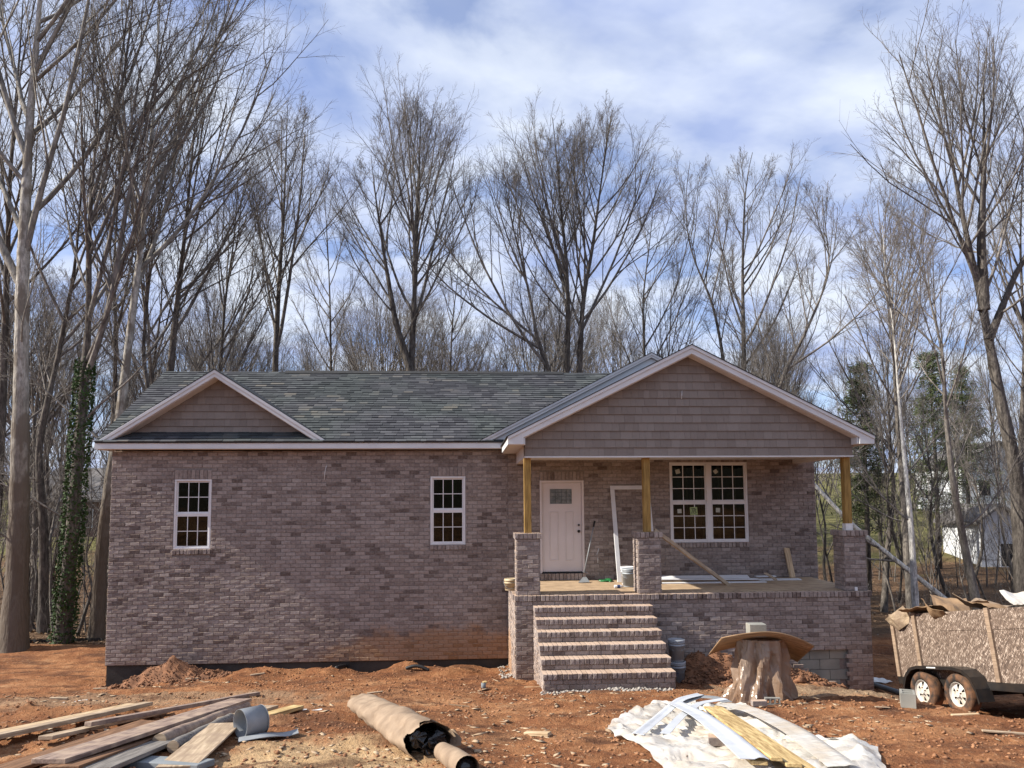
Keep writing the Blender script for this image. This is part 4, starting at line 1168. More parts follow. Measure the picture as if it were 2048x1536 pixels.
for px, py, rz, lab in ((1518, 1411, .05, 'solid reddish brick pinning the front hem of the plastic'), (1490, 1405, .1, 'grey solid brick lying beside the cored brick at the mixer')):
    p = ground(px, py); mb = MB(); mb.box(-.1, .1, -.045, .045, -.005, .07); o = bevel(ob('brick_block', mb, MAT['brick' if 'red' in lab else 'cmu']), .004); o.location = p; o.rotation_euler = (0, 0, rz); tag(o, lab, 'brick', 'bricks around the covered mixer')

# ---- soil heaps against the porch
def scatter(name, pts, smin, smax, mat, kind='stuff', flat=.7, seed=1, parent=None, long=1.0):
    rng = np.random.default_rng(seed); n = len(pts)
    base = np.array([(1, 0, 0), (-.9, .1, .1), (.1, 1, 0), (0, -1, .1), (.1, 0, 1), (0, .1, -1)])
    tri = np.array([(0, 2, 4), (2, 1, 4), (1, 3, 4), (3, 0, 4), (2, 0, 5), (1, 2, 5), (3, 1, 5), (0, 3, 5)])
    s = smin + (smax - smin) * rng.random(n) ** 2.2
    Vv = base[None] * (1 + .5 * (rng.random((n, 6, 3)) - .5)) * s[:, None, None]
    Vv[:, :, 0] *= 1 + (long - 1) * rng.random((n, 1)); Vv[:, :, 2] *= flat
    a = rng.random(n) * 6.28; ca_, sa_ = np.cos(a)[:, None], np.sin(a)[:, None]
    tx = (rng.random(n)[:, None] - .5) * .9
    X = Vv[:, :, 0] * ca_ - Vv[:, :, 1] * sa_; Y_ = Vv[:, :, 0] * sa_ + Vv[:, :, 1] * ca_
    Z_ = Vv[:, :, 2] + X * tx * .6
    W_ = np.stack([X, Y_, Z_], 2) + np.asarray(pts)[:, None, :]
    T = (tri[None] + (np.arange(n) * 6)[:, None, None]).reshape(-1, 3)
    me = np_mesh(name, W_.reshape(-1, 3), np.zeros((0, 4), int), T)
    o = ob(name, me, MAT[mat], parent)
    if kind: o['kind'] = kind
    return o
def heap(label, centre, R, h, seed, flat_back=True, n=1500, smin=.014, smax=.085):
    t = thing('soil_heap', label, 'soil heap', centre)
    g = np.linspace(-1, 1, 40); X, Y_ = np.meshgrid(g * R[0], g * R[1])
    def hz(x, y):
        d = np.sqrt((x / R[0]) ** 2 + (y / R[1]) ** 2)
        b = h * np.clip(1 - d, 0, 1) ** 1.15 * (1 + .5 * fbm(x * 2.4 + seed, y * 2.4, seed, 3))
        gr = gz(x + centre[0], y + centre[1]) - centre[2]
        return gr - .05 + b * 1.08 + .12 * fbm(x * 6, y * 6, seed + 3, 3) * (d < 1)
    Vv = np.stack([X.ravel(), Y_.ravel(), hz(X, Y_).ravel()], 1)
    Ii = (np.arange(39)[:, None] * 40 + np.arange(39)[None]).ravel()
    ob('mound', np_mesh('mound', Vv, np.stack([Ii, Ii + 1, Ii + 41, Ii + 40], 1)), MAT['soil'], t)
    rng = np.random.default_rng(seed); r = np.sqrt(rng.random(n)) * .97; a = rng.random(n) * 6.28
    x, y = r * np.cos(a) * R[0], r * np.sin(a) * R[1]
    scatter('clods', np.stack([x, y, hz(x, y) + .01], 1), smin, smax, 'soil', seed=seed, parent=t, long=1.8)
    return t
c = hw(3.55, 2.72, 0); heap('brown soil heap against the porch behind the mixer', Vector((c.x, c.y, float(gz(c.x, c.y)))), (1.05, .62), .72, 3)
c = hw(4.75, 2.72, 0); heap('lower crumbly soil heap under the exposed porch blocks', Vector((c.x, c.y, float(gz(c.x, c.y)))), (1.45, .60), .62, 8)
c = hw(-7.2, .42, 0); heap('clay heap against the dark foundation below the left window', Vector((c.x, c.y, float(gz(c.x, c.y)) - .14)), (1.5, .45), .26, 14, n=1100, smax=.06)
rng = np.random.default_rng(9)
pts = []
for i in range(420):
    u = .2 + 2.4 * rng.random(); v = 4.2 + abs(rng.normal()) * .13
    p = hw(u, v, 0); pts.append((p.x, p.y, float(gz(p.x, p.y)) + .008))
for i in range(160):
    u = -.35 + .3 * rng.random(); v = 2.2 * rng.random()
    p = hw(u, v, 0); pts.append((p.x, p.y, float(gz(p.x, p.y)) + .008))
tag(scatter('gravel', pts, .008, .05, 'gravel', seed=2), 'pale rubble and gravel along the foot of the steps', 'gravel')
# clods and chips all over the yard
rng = np.random.default_rng(21)
x = rng.uniform(-9.5, 9.5, 22000); y = 6.3 + 14 * rng.random(22000) ** 1.3
k = fbm(x * .6, y * .8, 5, 3) > -.05
x, y = x[k], y[k]
inside = (y > 17.0 + x * .061) & (x > -8.6) & (x < 6.9)
pb = (x > -.2) & (x < 6.8) & (y > 14.8 + x * .06)
x, y = x[~(inside | pb)], y[~(inside | pb)]
tag(scatter('dirt_clods', np.stack([x, y, gz(x, y) + .003], 1), .005, .032, 'clod', seed=5, long=1.5), 'small clods of red clay strewn over the yard', 'clods')
x = rng.uniform(-9.5, 9.0, 5000); y = 6.4 + 11 * rng.random(5000)
k = (fbm(x * .5, y * .9, 15, 2) > .0) & ~((y > 16.6 + x * .061) & (x > -8.6)) & ~((x > -.2) & (x < 6.9) & (y > 13.0))
x, y = x[k], y[k]
tag(scatter('wood_chips', np.stack([x, y, gz(x, y) + .006], 1), .008, .05, 'chip', seed=6, flat=.10, long=3.0), 'bits of wood and straw littering the clay', 'wood chips')

# ---- loose scraps big enough to pick out
for px, py, ang, L_, w, t_, mat, lab in (
        (1075, 1472, -.5, .30, .09, .038, 'pine', 'short pale lumber offcut lying alone on the red clay'),
        (118, 1396, .2, .25, .07, .03, 'pine_dirty', 'pale wood offcut near the dark foundation corner'),
        (200, 1377, .0, .28, .05, .015, 'pine_dirty', 'thin pine scrap beside the left foundation corner'),
        (385, 1361, .1, .26, .11, .04, 'pine_dirty', 'chunk of pale timber before the clay heap'),
        (625, 1418, .05, .26, .07, .008, 'paper_white', 'torn strip of white paper past the orange board'),
        (150, 1402, .1, .35, .05, .008, 'paper_white', 'white scrap strip on the leafy dirt'),
        (470, 1334, 1.0, .35, .04, .02, 'weathered', 'grey stick leaning on the foundation edge'),
        (515, 1349, .3, .28, .05, .025, 'pine_dirty', 'pale lath lying along the house foundation'),
        (750, 1385, .05, .25, .03, .02, 'pine_dirty', 'slim light stick near the paper roll'),
        (1110, 1397, -.1, .3, .03, .012, 'card', 'thin orange shim in front of the steps'),
        (920, 1411, .0, .32, .06, .01, 'card', 'flat tan shim between roll and steps'),
        (1065, 1374, -.1, .28, .025, .012, 'pine', 'narrow yellow stick at the left foot of steps'),
        (1930, 1428, -.1, .33, .06, .03, 'pine', 'pale wedge of wood in front of the trailer tyre'),
        (1765, 1419, .0, .20, .04, .01, 'pine_dirty', 'small light splinter near the trailer wheel'),
        (2010, 1466, -.2, .45, .04, .02, 'pine_dirty', 'long thin scrap on the clay below the trailer')):
    p = ground(px, py); d = Vector((math.cos(ang), math.sin(ang), 0)) * L_ / 2
    A, B = p - d, p + d
    A.z = float(gz(A.x, A.y)) + t_ / 2; B.z = float(gz(B.x, B.y)) + t_ / 2
    plank_w('wood_scrap' if 'paper' not in mat else 'paper_scrap', lab, 'scrap', A, B, w, t_, mat, group='scraps lying on the clay')
p = ground(967, 1376)
t = thing('cup', 'small glass jar with yellow bits on the clay', 'jar', p, 0)
mb = MB(); mb.lathe([(0, 0), (.035, 0), (.04, .01), (.04, .09), (.036, .09), (.034, .015), (0, .015)], 16); ob('jar_body', mb, MAT['foam'], t, True)
o = ob('yellow_flowers', blob_mesh(2, .05, .5, 3), MAT['pine_yellow'], t); o.location = (.02, .02, .09)

# ---- lumber pile, left foreground
G_ = 'boards in the lumber pile'
plank('lumber_board', 'long pale pine board on the far side of the pile', 'board', (-60, 1503), (268, 1421), .20, .038, 'pine', .10, .06, group=G_)
plank('lumber_board', 'narrow grey edged board lying on the long pale pine board', 'board', (-50, 1516), (297, 1421), .13, .05, 'pine_dirty', .14, .07, group=G_)
plank('lumber_board', 'long thin weathered board reaching furthest towards the house', 'board', (175, 1468), (515, 1390), .09, .05, 'weathered', .08, .0, group=G_)
plank('lumber_board', 'short board with angled tip tucked under the grey edged board', 'board', (90, 1494), (330, 1431), .15, .04, 'pine_dirty', .07, .04, group=G_)
plank('lumber_board', 'reddish brown plank under the wide muddy board', 'board', (-25, 1560), (300, 1450), .28, .04, 'dark_plank', .015, .015, group=G_)
plank('lumber_board', 'wide muddy scaffold board on top of the pile', 'board', (95, 1552), (482, 1413), .30, .042, 'weathered', .10, .07, group=G_)
plank('lumber_board', 'grey weathered plank under the wide muddy board', 'board', (190, 1550), (480, 1426), .26, .04, 'grey_plank', .02, .01, group=G_)
plank('lumber_board', 'dark board sandwiched beneath the scaffold board end', 'board', (120, 1556), (440, 1428), .30, .035, 'dark_plank', .06, .03, group=G_)
def log(label, pn, pf, r, mat):
    A, B = ground(*pn), ground(*pf); A.z += r; B.z += r
    t = thing('log', label, 'log', (A + B) / 2 - Vector((0, 0, r)), 0, 'round poles in the lumber pile')
    o0 = Vector(t.location)
    mb = MB(); n = 9; mb.tube([(A + (B - A) * i / n) - o0 + Vector((prng.uniform(-.01, .01), 0, prng.uniform(-.006, .006))) for i in range(n + 1)], [r * prng.uniform(.9, 1.06) for _ in range(n + 1)], 14, False); ob('log_bark', mb, MAT[mat], t, True)
    d = (A - B).normalized(); mb = MB(); mb.tube([A - o0 - d * .02, A - o0 + d * .004], r * .97, 14); ob('cut_end', mb, MAT['pine_dirty'], t)
    mb = MB(); mb.tube([B - o0 + d * .02, B - o0 - d * .004], r * .97, 14); ob('cut_end', mb, MAT['pine_dirty'], t)
log('thicker round pole beside the grey plank', (318, 1497), (490, 1424), .075, 'weathered')
log('thinner round pole next to the pale plywood strip', (345, 1506), (462, 1446), .06, 'grey_plank')
plank('plywood_strip', 'wide pale plywood strip running under the steel collar', 'plywood', (352, 1540), (452, 1458), .36, .02, 'pine_dirty', .015, .05)
plank('lumber_board', 'pale short board lying behind the steel collar', 'board', (452, 1453), (540, 1422), .24, .04, 'pine_dirty', .06, .04, group=G_)
plank('lumber_board', 'orange tinted board end past the short pale board', 'board', (500, 1446), (597, 1419), .17, .05, 'pine_yellow', .01, .01, group=G_)
p = ground(490, 1478)
mb = MB(); n = 40; r = .155
mb.lathe([(r, -.13), (r, .13), (r - .005, .13), (r - .005, -.13), (r, -.13)], n, (0, 0, 0), 'y')
mb.lathe([(r + .004, .118), (r + .006, .124), (r + .004, .13), (r - .001, .13)], n, (0, 0, 0), 'y')
o = ob('steel_collar', mb, MAT['steel'], None, True); o.location = p + Vector((.03, .10, r)); o.rotation_euler = (0, 0, -.75); tag(o, 'short galvanised duct collar standing on the boards', 'duct collar')
def sheet_strip(name, label, cat, pts, w, mat, th=.006, bow=.0, roll0=0.0, loc_up=Vector((0, 0, 1)), crease=.0, group=None):
    pts = [Vector(p) for p in pts]; c = sum(pts, Vector()) / len(pts)
    fine = []
    for i in range(len(pts) - 1):
        for k in range(8):
            fine.append(pts[i].lerp(pts[i + 1], k / 8))
    fine.append(pts[-1])
    for _ in range(4): fine = [fine[0]] + [(fine[i - 1] + fine[i] * 2 + fine[i + 1]) / 4 for i in range(1, len(fine) - 1)] + [fine[-1]]
    mb = MB(); vs_ = []; fs = []; m = 6; N_ = len(fine)
    for lay in (0, 1):
        for i, p in enumerate(fine):
            d = (fine[min(i + 1, N_ - 1)] - fine[max(i - 1, 0)]).normalized(); s = d.cross(loc_up).normalized(); up = s.cross(d).normalized()
            for k in range(m + 1):
                q = k / m - .5
                h = bow * (1 - 4 * q * q) + crease * (1 if k in (1, 2) else 0) - lay * th
                vs_.append(p + s * q * w + up * h - c)
    W1 = m + 1; off = N_ * W1
    for i in range(N_ - 1):
        for k in range(m):
            a = i * W1 + k; fs.append((a, a + 1, a + W1 + 1, a + W1)); a += off; fs.append((a + W1, a + W1 + 1, a + 1, a))
        a = i * W1; fs.append((a, a + W1, a + W1 + off, a + off)); a = i * W1 + m; fs.append((a + W1, a, a + off, a + W1 + off))
    for a0 in (0, (N_ - 1) * W1):
        for k in range(m): fs.append((a0 + k, a0 + k + 1, a0 + k + 1 + off, a0 + k + off))
    mb.add(vs_, fs); o = ob(name, mb, MAT[mat], None, True); o.location = c
    sm = o.modifiers.new('edges', 'EDGE_SPLIT'); sm.split_angle = math.radians(40)
    return tag(o, label, cat, group)
up_ = lambda px, py, h: ground(px, py) + Vector((0, 0, h))
sheet_strip('metal_flashing', 'bent dark metal flashing lying below the steel collar', 'flashing', [up_(478, 1483, .02), up_(530, 1479, .05), up_(570, 1475, .03), up_(596, 1473, .06)], .16, 'steel', bow=.02)
p = ground(345, 1538)
mb = MB(); mb.box(-.37, .37, -.20, .10, 0, .06); o = bevel(ob('foam_board', mb, MAT['foam']), .006); o.location = p + Vector((0, 0, .03)); o.rotation_euler = (-.13, 0, -.16); tag(o, 'flat grey foam board at the near end of the lumber pile', 'foam board')

# ---- torn kraft paper roll
def roll_bundle():
    A, B = ground(724, 1424), ground(858, 1512)
    t = thing('paper_bundle', 'torn kraft paper bundle with black plastic spilling from its end', 'paper bundle', (A + B) / 2)
    o0 = Vector(t.location); ax = (B - A).normalized(); L_ = (B - A).length
    side = ax.cross(Vector((0, 0, 1))).normalized(); upv = side.cross(ax).normalized()
    n, m = 44, 40; vs_ = []; fs = []
    for i in range(n + 1):
        f = i / n
        wr = .20 + .05 * f; hr = .135 + .05 * f
        for k in range(m):
            a = 2 * math.pi * k / m
            wob = 1 + .20 * float(fbm(f * 7 + math.cos(a) * 1.6, math.sin(a) * 2.2 + f * 3, 6, 3)) + .05 * math.sin(a * 3 + f * 4) - .07 * max(0, float(fbm(f * 16, a * 1.3, 8, 2)) * 3)
            x = (f - .5) * L_
            if i == n: x += .16 * float(fbm(math.cos(a) * 3 + 3, math.sin(a) * 3, 9, 3)) * 2
            p = ax * x + side * math.cos(a) * wr * wob + upv * (max(math.sin(a), -.80) * hr * wob + .11 + .02 * f)
            vs_.append(p)
    for i in range(n):
        for k in range(m):
            k2 = (k + 1) % m; fs.append((i * m + k, i * m + k2, (i + 1) * m + k2, (i + 1) * m + k))
    fs.append(tuple(range(m))[::-1])
    mb = MB(); mb.add(vs_, fs); ob('kraft_wrapper', mb, MAT['kraft'], t, True)
    for q, (so, uo, rr) in enumerate(((-.10, .13, .085), (.10, .16, .085), (.0, .06, .07))):
        mb = MB(); vs_ = []; fs = []; m2 = 22
        for i in range(9):
            f = i / 8
            for k in range(m2):
                a = 2 * math.pi * k / m2
                r2 = rr * (1 + .35 * float(fbm(math.cos(a) * 2 + q * 7, math.sin(a) * 2 + f * 3, 12 + q, 3)) * 2)
                vs_.append(ax * (L_ / 2 - .35 + f * .36) + side * (so + math.cos(a) * r2) + upv * (uo + math.sin(a) * r2))
        for i in range(8):
            for k in range(m2):
                k2 = (k + 1) % m2; fs.append((i * m2 + k, i * m2 + k2, (i + 1) * m2 + k2, (i + 1) * m2 + k))
        c0 = len(vs_); vs_.append(ax * (L_ / 2 - .12) + side * so + upv * uo)
        for k in range(m2): fs.append((8 * m2 + k, 8 * m2 + (k + 1) % m2, c0))
        mb.add(vs_, fs); ob('black_liner', mb, MAT['black_plastic'], t, True)
    for k in range(6):
        a = prng.uniform(-.2, 3.3); b = ax * (L_ / 2 - .03) + side * math.cos(a) * .24 + upv * (.13 + math.sin(a) * .17)
        w_, l_ = prng.uniform(.05, .10), prng.uniform(.08, .16)
        tgt = ax * l_ + side * math.cos(a) * .07 + upv * (math.sin(a) * .05 - .02); s_ = ax.cross(tgt).normalized() * w_
        th_ = upv * .002
        mb = MB(); mb.hexa([b - s_, b + s_, b + tgt + s_ * .3, b + tgt - s_ * .4, b - s_ + th_, b + s_ + th_, b + tgt + s_ * .3 + th_, b + tgt - s_ * .4 + th_]); ob('torn_flap', mb, MAT['kraft'], t)
    mb = MB(); A2 = -ax * (L_ / 2 + .03); mb.tube([A2 - side * .16 + upv * .16, A2 + side * .14 + upv * .17], .055, 12); ob('rolled_end', mb, MAT['card'], t, True)
    # the second, smaller roll at the front
    A, B = ground(885, 1522), ground(935, 1560)
    t = thing('paper_roll', 'smaller torn paper roll at the front end of the bundle', 'paper roll', (A + B) / 2); o0 = Vector(t.location); 
    ax2 = (B - A).normalized(); L2 = (B - A).length
    mb = MB(); mb.tube([-ax2 * L2 / 2 + Vector((0, 0, .09)), ax2 * 0 + Vector((0, 0, .095)), ax2 * L2 / 2 + Vector((0, 0, .09))], [.085, .10, .105], 20, False); ob('kraft_wrapper', mb, MAT['kraft'], t, True)
    mb = MB(); mb.tube([-ax2 * L2 * .3 + Vector((0, 0, .09)), ax2 * L2 * .46 + Vector((0, 0, .09))], .075, 16); ob('black_liner', mb, MAT['black_plastic'], t, True)
roll_bundle()

# ---- white plastic sheet with trim and lumber on it
outline = [(1213, 1459), (1228, 1447), (1262, 1424), (1300, 1407), (1330, 1404), (1368, 1412), (1384, 1400), (1412, 1411), (1470, 1412), (1505, 1418), (1550, 1446), (1606, 1470), (1608, 1484), (1640, 1500), (1657, 1480), (1700, 1499), (1748, 1500), (1776, 1545), (1720, 1580), (1480, 1600), (1345, 1560), (1302, 1508), (1240, 1482)]
pts = [ground(*p) for p in outline]
def poly_sheet():
    P = np.array([(p.x, p.y) for p in pts]); c = P.mean(0); K = []
    for i in range(len(P)):
        a, b = P[i], P[(i + 1) % len(P)]
        for k in range(9): K.append(a + (b - a) * k / 9)
    K = np.array(K)
    for _ in range(2): K = (np.roll(K, 1, 0) + 2 * K + np.roll(K, -1, 0)) / 4
    K = K + .03 * np.stack([fbm(np.arange(len(K)) * .4, 0 * K[:, 0], 3, 3), fbm(np.arange(len(K)) * .4, 5 + 0 * K[:, 0], 4, 3)], 1)
    m = 46; R_ = np.linspace(.02, 1, m); n = len(K)
    XY = c[None, None] + (K - c)[None] * R_[:, None, None]
    X, Y_ = XY[..., 0], XY[..., 1]
    rid = 1 - np.abs(fbm(X * 3.2 + Y_ * 2.0, (Y_ - X) * .9, 41, 2)) * 5
    fine = 1 - np.abs(fbm(X * 10 + Y_ * 6, (Y_ - X) * 2.5, 43, 2)) * 5
    edge = np.clip((R_ - .72) / .22, 0, 1)[:, None] * np.clip((1.0 - R_) / .10, 0, 1)[:, None]
    hgt = .018 + .042 * np.clip(rid, 0, 1) + .012 * np.clip(fine, 0, 1) + edge * (.10 * np.clip(fbm(X * 2, Y_ * 2, 47, 2) + .25, 0, 1))
    Z = gz(X, Y_) + hgt
    Vv = np.stack([X.ravel(), Y_.ravel(), Z.ravel()], 1)
    q = []
    i = np.arange(n); i2 = (i + 1) % n
    for r in range(m - 1): q.append(np.stack([r * n + i, r * n + i2, (r + 1) * n + i2, (r + 1) * n + i], 1))
    o = ob('plastic_sheet', np_mesh('plastic_sheet', Vv, np.concatenate(q)), MAT['poly_white'], None, False)
    return tag(o, 'crumpled white plastic sheet spread on the clay under metal trim', 'plastic sheet')
poly_sheet()
GY_ = 'yellow boards on the plastic sheet'
for i, (n0, f0, w, h0, h1, lab) in enumerate((
        ((1520, 1560), (1398, 1440), .13, .13, .12, 'yellow board on the sheet next to the white metal trim'),
        ((1555, 1560), (1415, 1436), .09, .16, .14, 'yellow board on the sheet, second from the white metal trim'),
        ((1590, 1562), (1425, 1432), .12, .12, .11, 'yellow board on the sheet, third from the white metal trim'),
        ((1622, 1562), (1436, 1428), .09, .09, .10, 'yellow board on the sheet furthest from the white metal trim'))):
    plank('lumber_board', lab, 'board', n0, f0, w, .03, 'pine_yellow', h0 - .02, h1 - .02, group=GY_)
GT = 'metal trim strips on the plastic sheet'
sheet_strip('metal_trim', 'broad white metal trim strip crossing over the other strips', 'metal trim', [up_(1352, 1436, .20), up_(1400, 1468, .22), up_(1450, 1508, .20), up_(1510, 1560, .16)], .22, 'metal_trim', crease=.014, group=GT)
sheet_strip('metal_trim', 'pale metal trim strip pointing to the left end of the sheet', 'metal trim', [up_(1276, 1482, .07), up_(1320, 1452, .12), up_(1362, 1424, .18), up_(1400, 1414, .18)], .13, 'metal_trim', crease=.008, group=GT)
sheet_strip('metal_trim', 'second pale metal trim strip below the left pointing one', 'metal trim', [up_(1330, 1478, .06), up_(1365, 1450, .12), up_(1400, 1428, .15), up_(1452, 1418, .14)], .10, 'metal_trim', group=GT)
sheet_strip('metal_trim', 'curved grey metal trim at the far end of the sheet', 'metal trim', [up_(1365, 1427, .15), up_(1395, 1417, .17), up_(1430, 1416, .15), up_(1455, 1422, .12)], .15, 'steel', group=GT)
sheet_strip('plastic_film', 'clear glossy film stretched along the right of the boards', 'plastic film', [up_(1450, 1424, .10), up_(1510, 1446, .15), up_(1590, 1492, .16), up_(1690, 1560, .10)], .26, 'poly_white', bow=.01, crease=.012, th=.003)
p = ground(1438, 1500); mb = MB(); mb.box(-.1, .1, -.045, .045, 0, .085); o = bevel(ob('brick_block', mb, MAT['brick']), .005); o.location = p + Vector((0, 0, .05)); o.rotation_euler = (.1, 0, -.2); tag(o, 'dark brick holding the plastic sheet down', 'brick')

# ================================================================== trailer
T0 = Vector((7.62, 13.2, .715)); tex = Vector((-.131, .976, -.174)).normalized(); tey = Vector((-.991, -.133, 0)).normalized(); tez = tex.cross(tey).normalized(); tey = tez.cross(tex)
trl = thing('utility_trailer', 'black tandem axle trailer with tall chipboard sides full of debris', 'trailer')
trl.matrix_world = Matrix.Translation(T0) @ Matrix((tex, tey, tez)).transposed().to_4x4()
S_N, S_F = -3.4, 1.88
def tp(name, mat, *b, bev=.004, parent=None):
    mb = MB(); mb.box(*b); o = ob(name, mb, MAT[mat], parent or trl)
    return bevel(o, bev) if bev else o
tp('side_panel', 'osb', -1.95, S_F, -.02, 0, 0, 1.14, bev=0)
tp('side_panel', 'osb', S_N, -1.956, -.02, 0, 0, 1.12, bev=0)
tp('side_panel', 'osb', S_N, S_F, -1.92, -1.90, 0, 1.14, bev=0)
tp('end_panel', 'osb', S_F - .02, S_F, -1.896, -.024, 0, 1.12, bev=0)
tp('trailer_bed', 'dark_plank', S_N, S_F - .03, -1.89, -.03, 0, .03, bev=0)
for s in (S_F - .05, 1.15, -.74, -2.4): tp('stake', 'stake', s - .045, s + .045, .002, .042, .0, 1.16)
tp('seam_batten', 'osb', -1.94, .5, .001, .010, .82, .98, bev=0)
fr = tp('frame_rail', 'frame_black', S_N, S_F, -.06, .03, -.13, -.004)
tp('frame_rail', 'frame_black', S_N, S_F, -1.93, -1.84, -.13, -.004)
for s in (-2.6, -1.2, .5, 1.7): tp('cross_member', 'frame_black', s - .04, s + .04, -1.83, -.065, -.12, -.03)
tp('reflector', 'red', -1.62, -1.42, .031, .036, -.10, -.045, bev=0); tp('reflector', 'trim_white', -1.82, -1.621, .031, .036, -.10, -.045, bev=0)
for s in (0, .92):
    for side, ey in ((1, .14), (-1, -2.04)):
        w = link('wheel', None, trl, (s, ey, -.215))
        mb = MB(); R_ = .335; prof = [(.20, -.09), (.27, -.10), (.315, -.095), (R_, -.075), (R_ + .002, 0), (R_, .075), (.315, .095), (.27, .10), (.20, .09), (.195, 0), (.20, -.09)]
        mb.lathe(prof, 40, (0, 0, 0), 'y'); ty = ob('tyre', mb, MAT['tyre'], w, True)
        mb = MB(); s_ = side
        mb.lathe([(.205, .085 * s_), (.195, .092 * s_), (.185, .06 * s_), (.16, .045 * s_)], 40, (0, 0, 0), 'y')
        mb.lathe([(.085, .065 * s_), (.06, .075 * s_), (.045, .10 * s_), (.0, .105 * s_)], 24, (0, 0, 0), 'y')
        for k in range(6):      # spokes with openings between
            a = k * math.pi / 3; 
            for aa, bb in ((-.34, .34),):
                q = [(r * math.cos(a + d), y * s_, r * math.sin(a + d)) for r, d, y in ((.075, -.5, .066), (.17, -.30, .048), (.17, .30, .048), (.075, .5, .066))]
                mb.add(q, [(0, 1, 2, 3)])
        ob('rim', mb, MAT['rim'], w)
        mb = MB(); mb.lathe([(.195, .0), (.0, .0)], 30, (0, .02 * s_, 0), 'y'); ob('brake_drum', mb, MAT['frame_black'], w)
        for k in range(5):
            a = k * 2 * math.pi / 5 + .3; mb = MB(); mb.lathe([(.012, .06 * s_), (.012, .088 * s_), (0, .088 * s_)], 6, (math.cos(a) * .065, 0, math.sin(a) * .065), 'y'); ob('lug_nut', mb, MAT['tyre'], w)
for e0, e1 in ((.004, .28), (-2.18, -1.934)):
    prof = [(-.56, -.30), (-.52, -.10), (-.42, .08), (-.25, .19), (-.02, .225), (.92, .225), (1.12, .19), (1.28, .07), (1.37, -.10), (1.40, -.28)]
    inner = [(a * .985 + .006, b - .012) for a, b in prof][::-1]
    mb = MB(); n = len(prof); fs = []
    vs_ = [(a, e0, b) for a, b in prof] + [(a, e1, b) for a, b in prof]
    for i in range(n - 1): fs.append((i, i + 1, i + 1 + n, i + n))
    vs_ += [(a, e1, b) for a, b in prof] + [(a + (.03 if i < 4 else -.03 if i > 5 else 0), e1, b - .05) for i, (a, b) in enumerate(prof)]
    for i in range(n - 1): fs.append((2 * n + i, 2 * n + i + 1, 3 * n + i + 1, 3 * n + i))
    mb.add(vs_, fs); fo = ob('fender', mb, MAT['frame_black'], trl, False); sd = fo.modifiers.new('thick', 'SOLIDIFY'); sd.thickness = .005
tp('fender_decal', 'paper_white', .38, .62, .2865, .29, .195, .215, bev=0)
for s in (0, .92): 
    mb = MB(); mb.tube([(s, -2.0, -.215), (s, .10, -.215)], .035, 10); ob('axle', mb, MAT['frame_black'], trl)
TM = trl.matrix_world.copy()
def ton(s, e, z): return TM @ Vector((s, e, z))
def crumple(name, label, cat, c, size, rot, mat, seed, th=.006, amp=.05, group=None):
    n, m = 16, 12; vs_ = []; fs = []
    for lay in (0, 1):
        for i in range(n + 1):
            for j in range(m + 1):
                x, y = (i / n - .5) * size[0], (j / m - .5) * size[1]
                z = amp * float(fbm(x * 3 + seed, y * 3, seed, 3)) * 2 + (abs(x) * .25 if seed % 2 else 0) - lay * th
                vs_.append((x, y, z))
    W1 = m + 1; off = (n + 1) * W1
    for i in range(n):
        for j in range(m):
            a = i * W1 + j; fs.append((a, a + 1, a + W1 + 1, a + W1)); a += off; fs.append((a + W1, a + W1 + 1, a + 1, a))
    for i in range(n):
        for j in (0, m):
            a = i * W1 + j; fs.append((a, a + W1, a + W1 + off, a + off))
    for j in range(m):
        for i in (0, n):
            a = i * W1 + j; fs.append((a, a + 1, a + 1 + off, a + off))
    mb = MB(); mb.add(vs_, fs); o = ob(name, mb, MAT[mat]); o.location = c; o.rotation_euler = rot
    return tag(o, label, cat, group)
GD = 'debris heaped in the trailer'
for i, (s, e, z, sx, sy, rot, mat, nm, lab) in enumerate((
        (1.55, .10, 1.02, .62, .30, (1.1, .55, 1.75), 'pine_dirty', 'pine_panel', 'tan board end hanging over the rear corner of the trailer'),
        (.95, -.10, 1.18, .75, .55, (.35, .25, 1.9), 'card', 'cardboard', 'folded brown cardboard over the trailer side, beside the hanging board'),
        (.55, .03, 1.10, .60, .36, (.8, -.2, 1.75), 'card', 'cardboard', 'dark cardboard flap drooping over the chipboard side'),
        (.75, -.5, 1.24, .9, .6, (.2, -.3, 1.2), 'card', 'cardboard', 'cardboard sheet lying on top of the trailer load'),
        (.0, -.5, 1.20, .8, .6, (.1, .15, .5), 'kraft', 'kraft_paper', 'kraft paper heap on the middle of the trailer load'),
        (-.55, -.3, 1.17, .7, .5, (.12, -.1, 1.5), 'card', 'cardboard', 'thin brown cardboard edge above the middle stake'),
        (-1.3, -.5, 1.17, 1.0, .8, (.04, -.03, 1.4), 'poly_white', 'plastic_wrap', 'white and blue plastic wrap on the trailer load'),
        (-2.1, -.6, 1.38, .75, .6, (1.35, .1, 2.2), 'pine', 'carton', 'upright tan carton standing on the trailer load'))):
    crumple(nm, lab, nm.replace('_', ' '), ton(s, e, z), (sx, sy), rot, mat, 3 + i, group=GD)
mb = MB(); mb.box(S_N + .05, S_F - .08, -1.85, -.05, .034, .95); o = ob('rubbish_load', mb, MAT['interior']); o.matrix_world = TM; tag(o, 'dark mass of rubbish filling the trailer box', 'rubbish')
